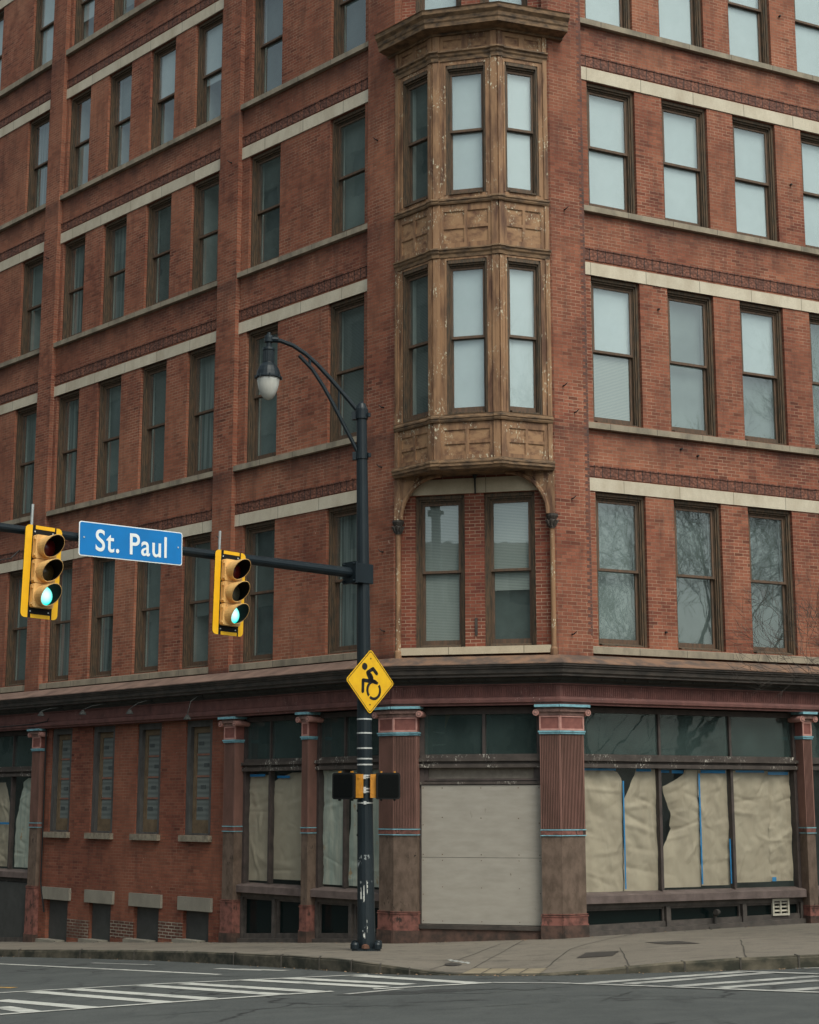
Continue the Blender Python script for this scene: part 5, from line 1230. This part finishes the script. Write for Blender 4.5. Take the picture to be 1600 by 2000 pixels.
# ------------------------------------------------------------------ pedestrian signals
def ped(xc, yaw, label, side):
    M = Matrix.Translation((xc, PY - .12, 2.775)) @ Matrix.Rotation(R(yaw), 4, 'Z'); fr = Frame((0, 0), (1, 0)); fr.M = M
    root = empty('pedestrian_signal', M); tag(root, label, 'pedestrian signal', 'pedestrian signals on the pole')
    mb = MB(); mb.prism(rrect(-.205, .205, -.225, .225, .045), -.10, .08, xz); build('housing', mb, 'backplate_black', fr, root)
    mb = MB(); mb.prism(rrect(-.175, .175, -.195, .195, .03), -.108, -.1005, xz); build('louvre_grid', mb, 'ped_mesh', fr, root)
    for x in (-.11, .12):
        for z in (.224, -.25):
            mb = MB(); mb.box(x - .016, x + .016, -.02, .04, z, z + .026); build('latch', mb, 'ped_orange' if z > 0 else 'backplate_black', fr, root)
    mb = MB(); s = side; mb.box(s * .19, s * .30, -.02, .08, -.20, .20); mb.tube([(s * .26, -.03, .14), (s * .26, -.02, .14)], .02, 6); mb.tube([(s * .26, -.03, -.12), (s * .26, -.02, -.12)], .02, 6); build('bracket', mb, 'ped_orange', fr, root)
ped(-1.10, -22, 'dark pedestrian signal on the left of the pole', 1)
ped(-0.375, 8, 'dark pedestrian signal on the right of the pole, against the red fluted pillar', -1)

# ------------------------------------------------------------------ utility covers and marks on the pavement
def cover(quad, label, mat='cover_iron', name='utility_cover'):
    mb = MB(); drape(mb, quad, .007, 3); tag(build(name, mb, mat, recalc=False), label, 'cover', 'covers set in the pavement')
cover([(2.46, 24.0), (2.71, 24.95), (3.18, 24.6), (2.96, 23.7)], 'dark rectangular grate in the pavement nearest the kerb')
cover([(3.85, 26.6), (4.06, 25.6), (4.55, 25.4), (4.40, 26.5)], 'brown rectangular hatch in the pavement under the papered shop window')
mb = MB(); c = Vector((.65, 24.17)); n = 16
mb.face([(c.x + .13 * math.cos(2 * math.pi * k / n), c.y + .30 * math.sin(2 * math.pi * k / n), walk_z(c.x, c.y + .30 * math.sin(2 * math.pi * k / n)) + .008) for k in range(n)])
tag(build('utility_cover', mb, 'cover_iron', recalc=False), 'small round iron cover beside the white spray mark', 'cover', 'covers set in the pavement')
mb = MB()
for k in range(4):
    x = .60 + k * .075; strip(mb, (x, 25.2 - k * .22), (x + .06, 24.85 - k * .22), .03, .006, 1); strip(mb, (x + .03, 25.25 - k * .22), (x + .07, 25.05 - k * .22), .025, .007, 1)
strip(mb, (.62, 24.95), (.90, 24.3), .02, .0065, 2)
tag(build('spray_mark', mb, 'white_spray', recalc=False), kind='structure')

mb = MB()
for k in range(420):
    if k % 3:
        q = random.uniform(0, len(fine) - 2.001); i0 = int(q); a0_, b0_ = fine[i0], fine[i0 + 1]; x = lerp(a0_[0][0], b0_[0][0], q - i0); y = lerp(a0_[0][1], b0_[0][1], q - i0)
        ip = a0_[1]; dd = (ip - Vector((x, y))).normalized(); p = Vector((x, y)) - dd * (.04 + abs(random.gauss(0, .10))); z = zg(p.x, p.y) + ROAD + .004
    else:
        fr_ = random.choice([FL, FL, FR, FC]); p3 = fr_.W(random.uniform(0, 3 if fr_ is FC else 11), .12 + abs(random.gauss(0, .12)), 0); p = Vector((p3.x, p3.y)); z = walk_z(p.x, p.y) + .004
    r = random.uniform(.010, .034); an = random.uniform(0, 6.28)
    mb.face([(p.x + r * math.cos(an + t) * (1 if j % 2 else .6), p.y + r * math.sin(an + t) * (1 if j % 2 else .6), z + random.uniform(0, .014)) for j, t in enumerate((0, 1.57, 3.14, 4.71))], random.randint(0, 1))
tag(build('leaf_litter', mb, ['cardboard', 'joint_dark'], recalc=False), 'scattered dead leaves and grit along the kerb and the wall foot', 'litter', kind='stuff')

# ------------------------------------------------------------------ bare trees (one close by on the right, others across the street, seen in the glass)
def tree_mesh(seed, height, levels, twig=3, spread=.55):
    rg = random.Random(seed); trunk, crown = MB(), MB()
    def grow(p, d, L, r, lv, mb):
        n = 4; pts = [p]; q = p.copy(); dd = d.copy(); rr = [r]
        for k in range(n):
            dd = (dd + Vector((rg.uniform(-1, 1), rg.uniform(-1, 1), rg.uniform(-.3, .6))) * .13).normalized(); q = q + dd * L / n; pts.append(q.copy()); rr.append(r * (1 - .45 * (k + 1) / n))
        mb.tube(pts, rr, 8 if lv == 0 else (5 if lv < 3 else 3), 0, lv == levels)
        if lv >= levels: return
        for k in range(rg.randint(3, 4) if lv < 4 else 3):
            t = rg.uniform(.45, 1.0) if k else 1.0
            i = min(n - 1, int(t * n)); b = pts[i].lerp(pts[i + 1], t * n - i)
            ang = rg.uniform(0, 2 * math.pi); side = dd.orthogonal().normalized(); side.rotate(Matrix.Rotation(ang, 3, dd))
            nd = (dd * rg.uniform(.7, 1.1) + side * rg.uniform(spread * .7, spread * 1.5) + Vector((0, 0, .12))).normalized()
            grow(b, nd, L * rg.uniform(.60, .80), max(.005, rr[i] * rg.uniform(.5, .68)), lv + 1, crown)
    grow(Vector((0, 0, -.2)), Vector((0, 0, 1)), height * .32, height * .0125, 0, trunk)
    return trunk, crown
protos = []
for seed, h, lv in ((5, 14, 7), (11, 16, 7)):
    a, b = tree_mesh(seed, h, lv); protos.append((a.mesh('trunk', ['bark'], recalc=False), b.mesh('crown', ['bark'], recalc=False)))
spots = [(23.5, 20.5, 1.3, 0, 0, 'tall bare tree across the street, second in the row'), (18.5, 16.5, 1.2, 1, 50, 'bare tree across the street, nearest the crossing'), (29, 23.5, 1.3, 1, 120, 'bare tree across the street, third in the row'), (26, 14, 1.35, 0, 200, 'bare tree set back behind the row across the street'), (35, 27, 1.35, 0, 300, 'bare tree across the street, furthest along the row')]
for x, y, s, k, rz, lab in spots:
    M = Matrix.Translation((x, y, grade(x, y) + ROAD)) @ Matrix.Rotation(R(rz), 4, 'Z') @ Matrix.Scale(s, 4)
    t = empty('bare_tree', M); tag(t, lab, 'tree', 'bare trees across the street')
    put('trunk', protos[k][0], M, t); put('crown', protos[k][1], M, t)
M = Matrix.Translation((9.5, 25.0, walk_z(9.5, 25.0))) @ Matrix.Rotation(R(20), 4, 'Z') @ Matrix.Scale(.66, 4)
t = empty('bare_tree', M); tag(t, 'slim bare street tree on the right pavement with twigs reaching into view', 'tree')
put('trunk', protos[0][0], M, t); put('crown', protos[0][1], M, t)

# ------------------------------------------------------------------ buildings across the streets (they stand in the window reflections)
def plain_block(fr, u0, u1, depth, h, label, win=(1.2, 2.0), pitch=(3.0, 3.8), z0=-3.0, mat='brick_far'):
    root = empty('street_building', fr.M @ Matrix.Translation(((u0 + u1) / 2, depth / 2, 0))); tag(root, label, 'building')
    holes = []; z = 5.0
    while z + win[1] < h - 1:
        u = u0 + 1.2
        while u + win[0] < u1 - .8: holes.append((u, u + win[0], z, z + win[1], .25)); u += pitch[0]
        z += pitch[1]
    mb = MB(); mb.wall(u0, u1, z0, h, 0, holes); mb.face([(u0, 0, h), (u1, 0, h), (u1, depth, h), (u0, depth, h)])
    for p in (((u0, 0), (u0, depth)), ((u0, depth), (u1, depth)), ((u1, depth), (u1, 0))): mb.face([(*p[0], z0), (*p[1], z0), (*p[1], h), (*p[0], h)])
    build('wall', mb, mat, fr, root, recalc=False)
    mb = MB(); mb.box(u0 - .2, u1 + .2, -.35, .1, h - .5, h + .15); build('parapet', mb, 'lintel_stone', fr, root)
    wm = MB(); wm.box(-win[0] / 2, win[0] / 2, .2, .24, 0, win[1]); me = wm.mesh('window', ['low_glass'])
    for (a, b, c, d, e) in holes[:98]: put('window', me, fr.M @ Matrix.Translation(((a + b) / 2, 0, c)), root)
oA = CL + Vector((-dL.y, dL.x)) * 0
nL = Vector((-0.71668, -0.69740))
plain_block(Frame(CL + nL * 21 + dL * 17, dL), 0, 48, 14, 33.5, 'tall brown brick block across the left street')
plain_block(Frame((-6, -26), (-.92, .39)), 0, 30, 14, 16.2, 'dark brick block behind the viewer across the crossing', pitch=(3.4, 4))
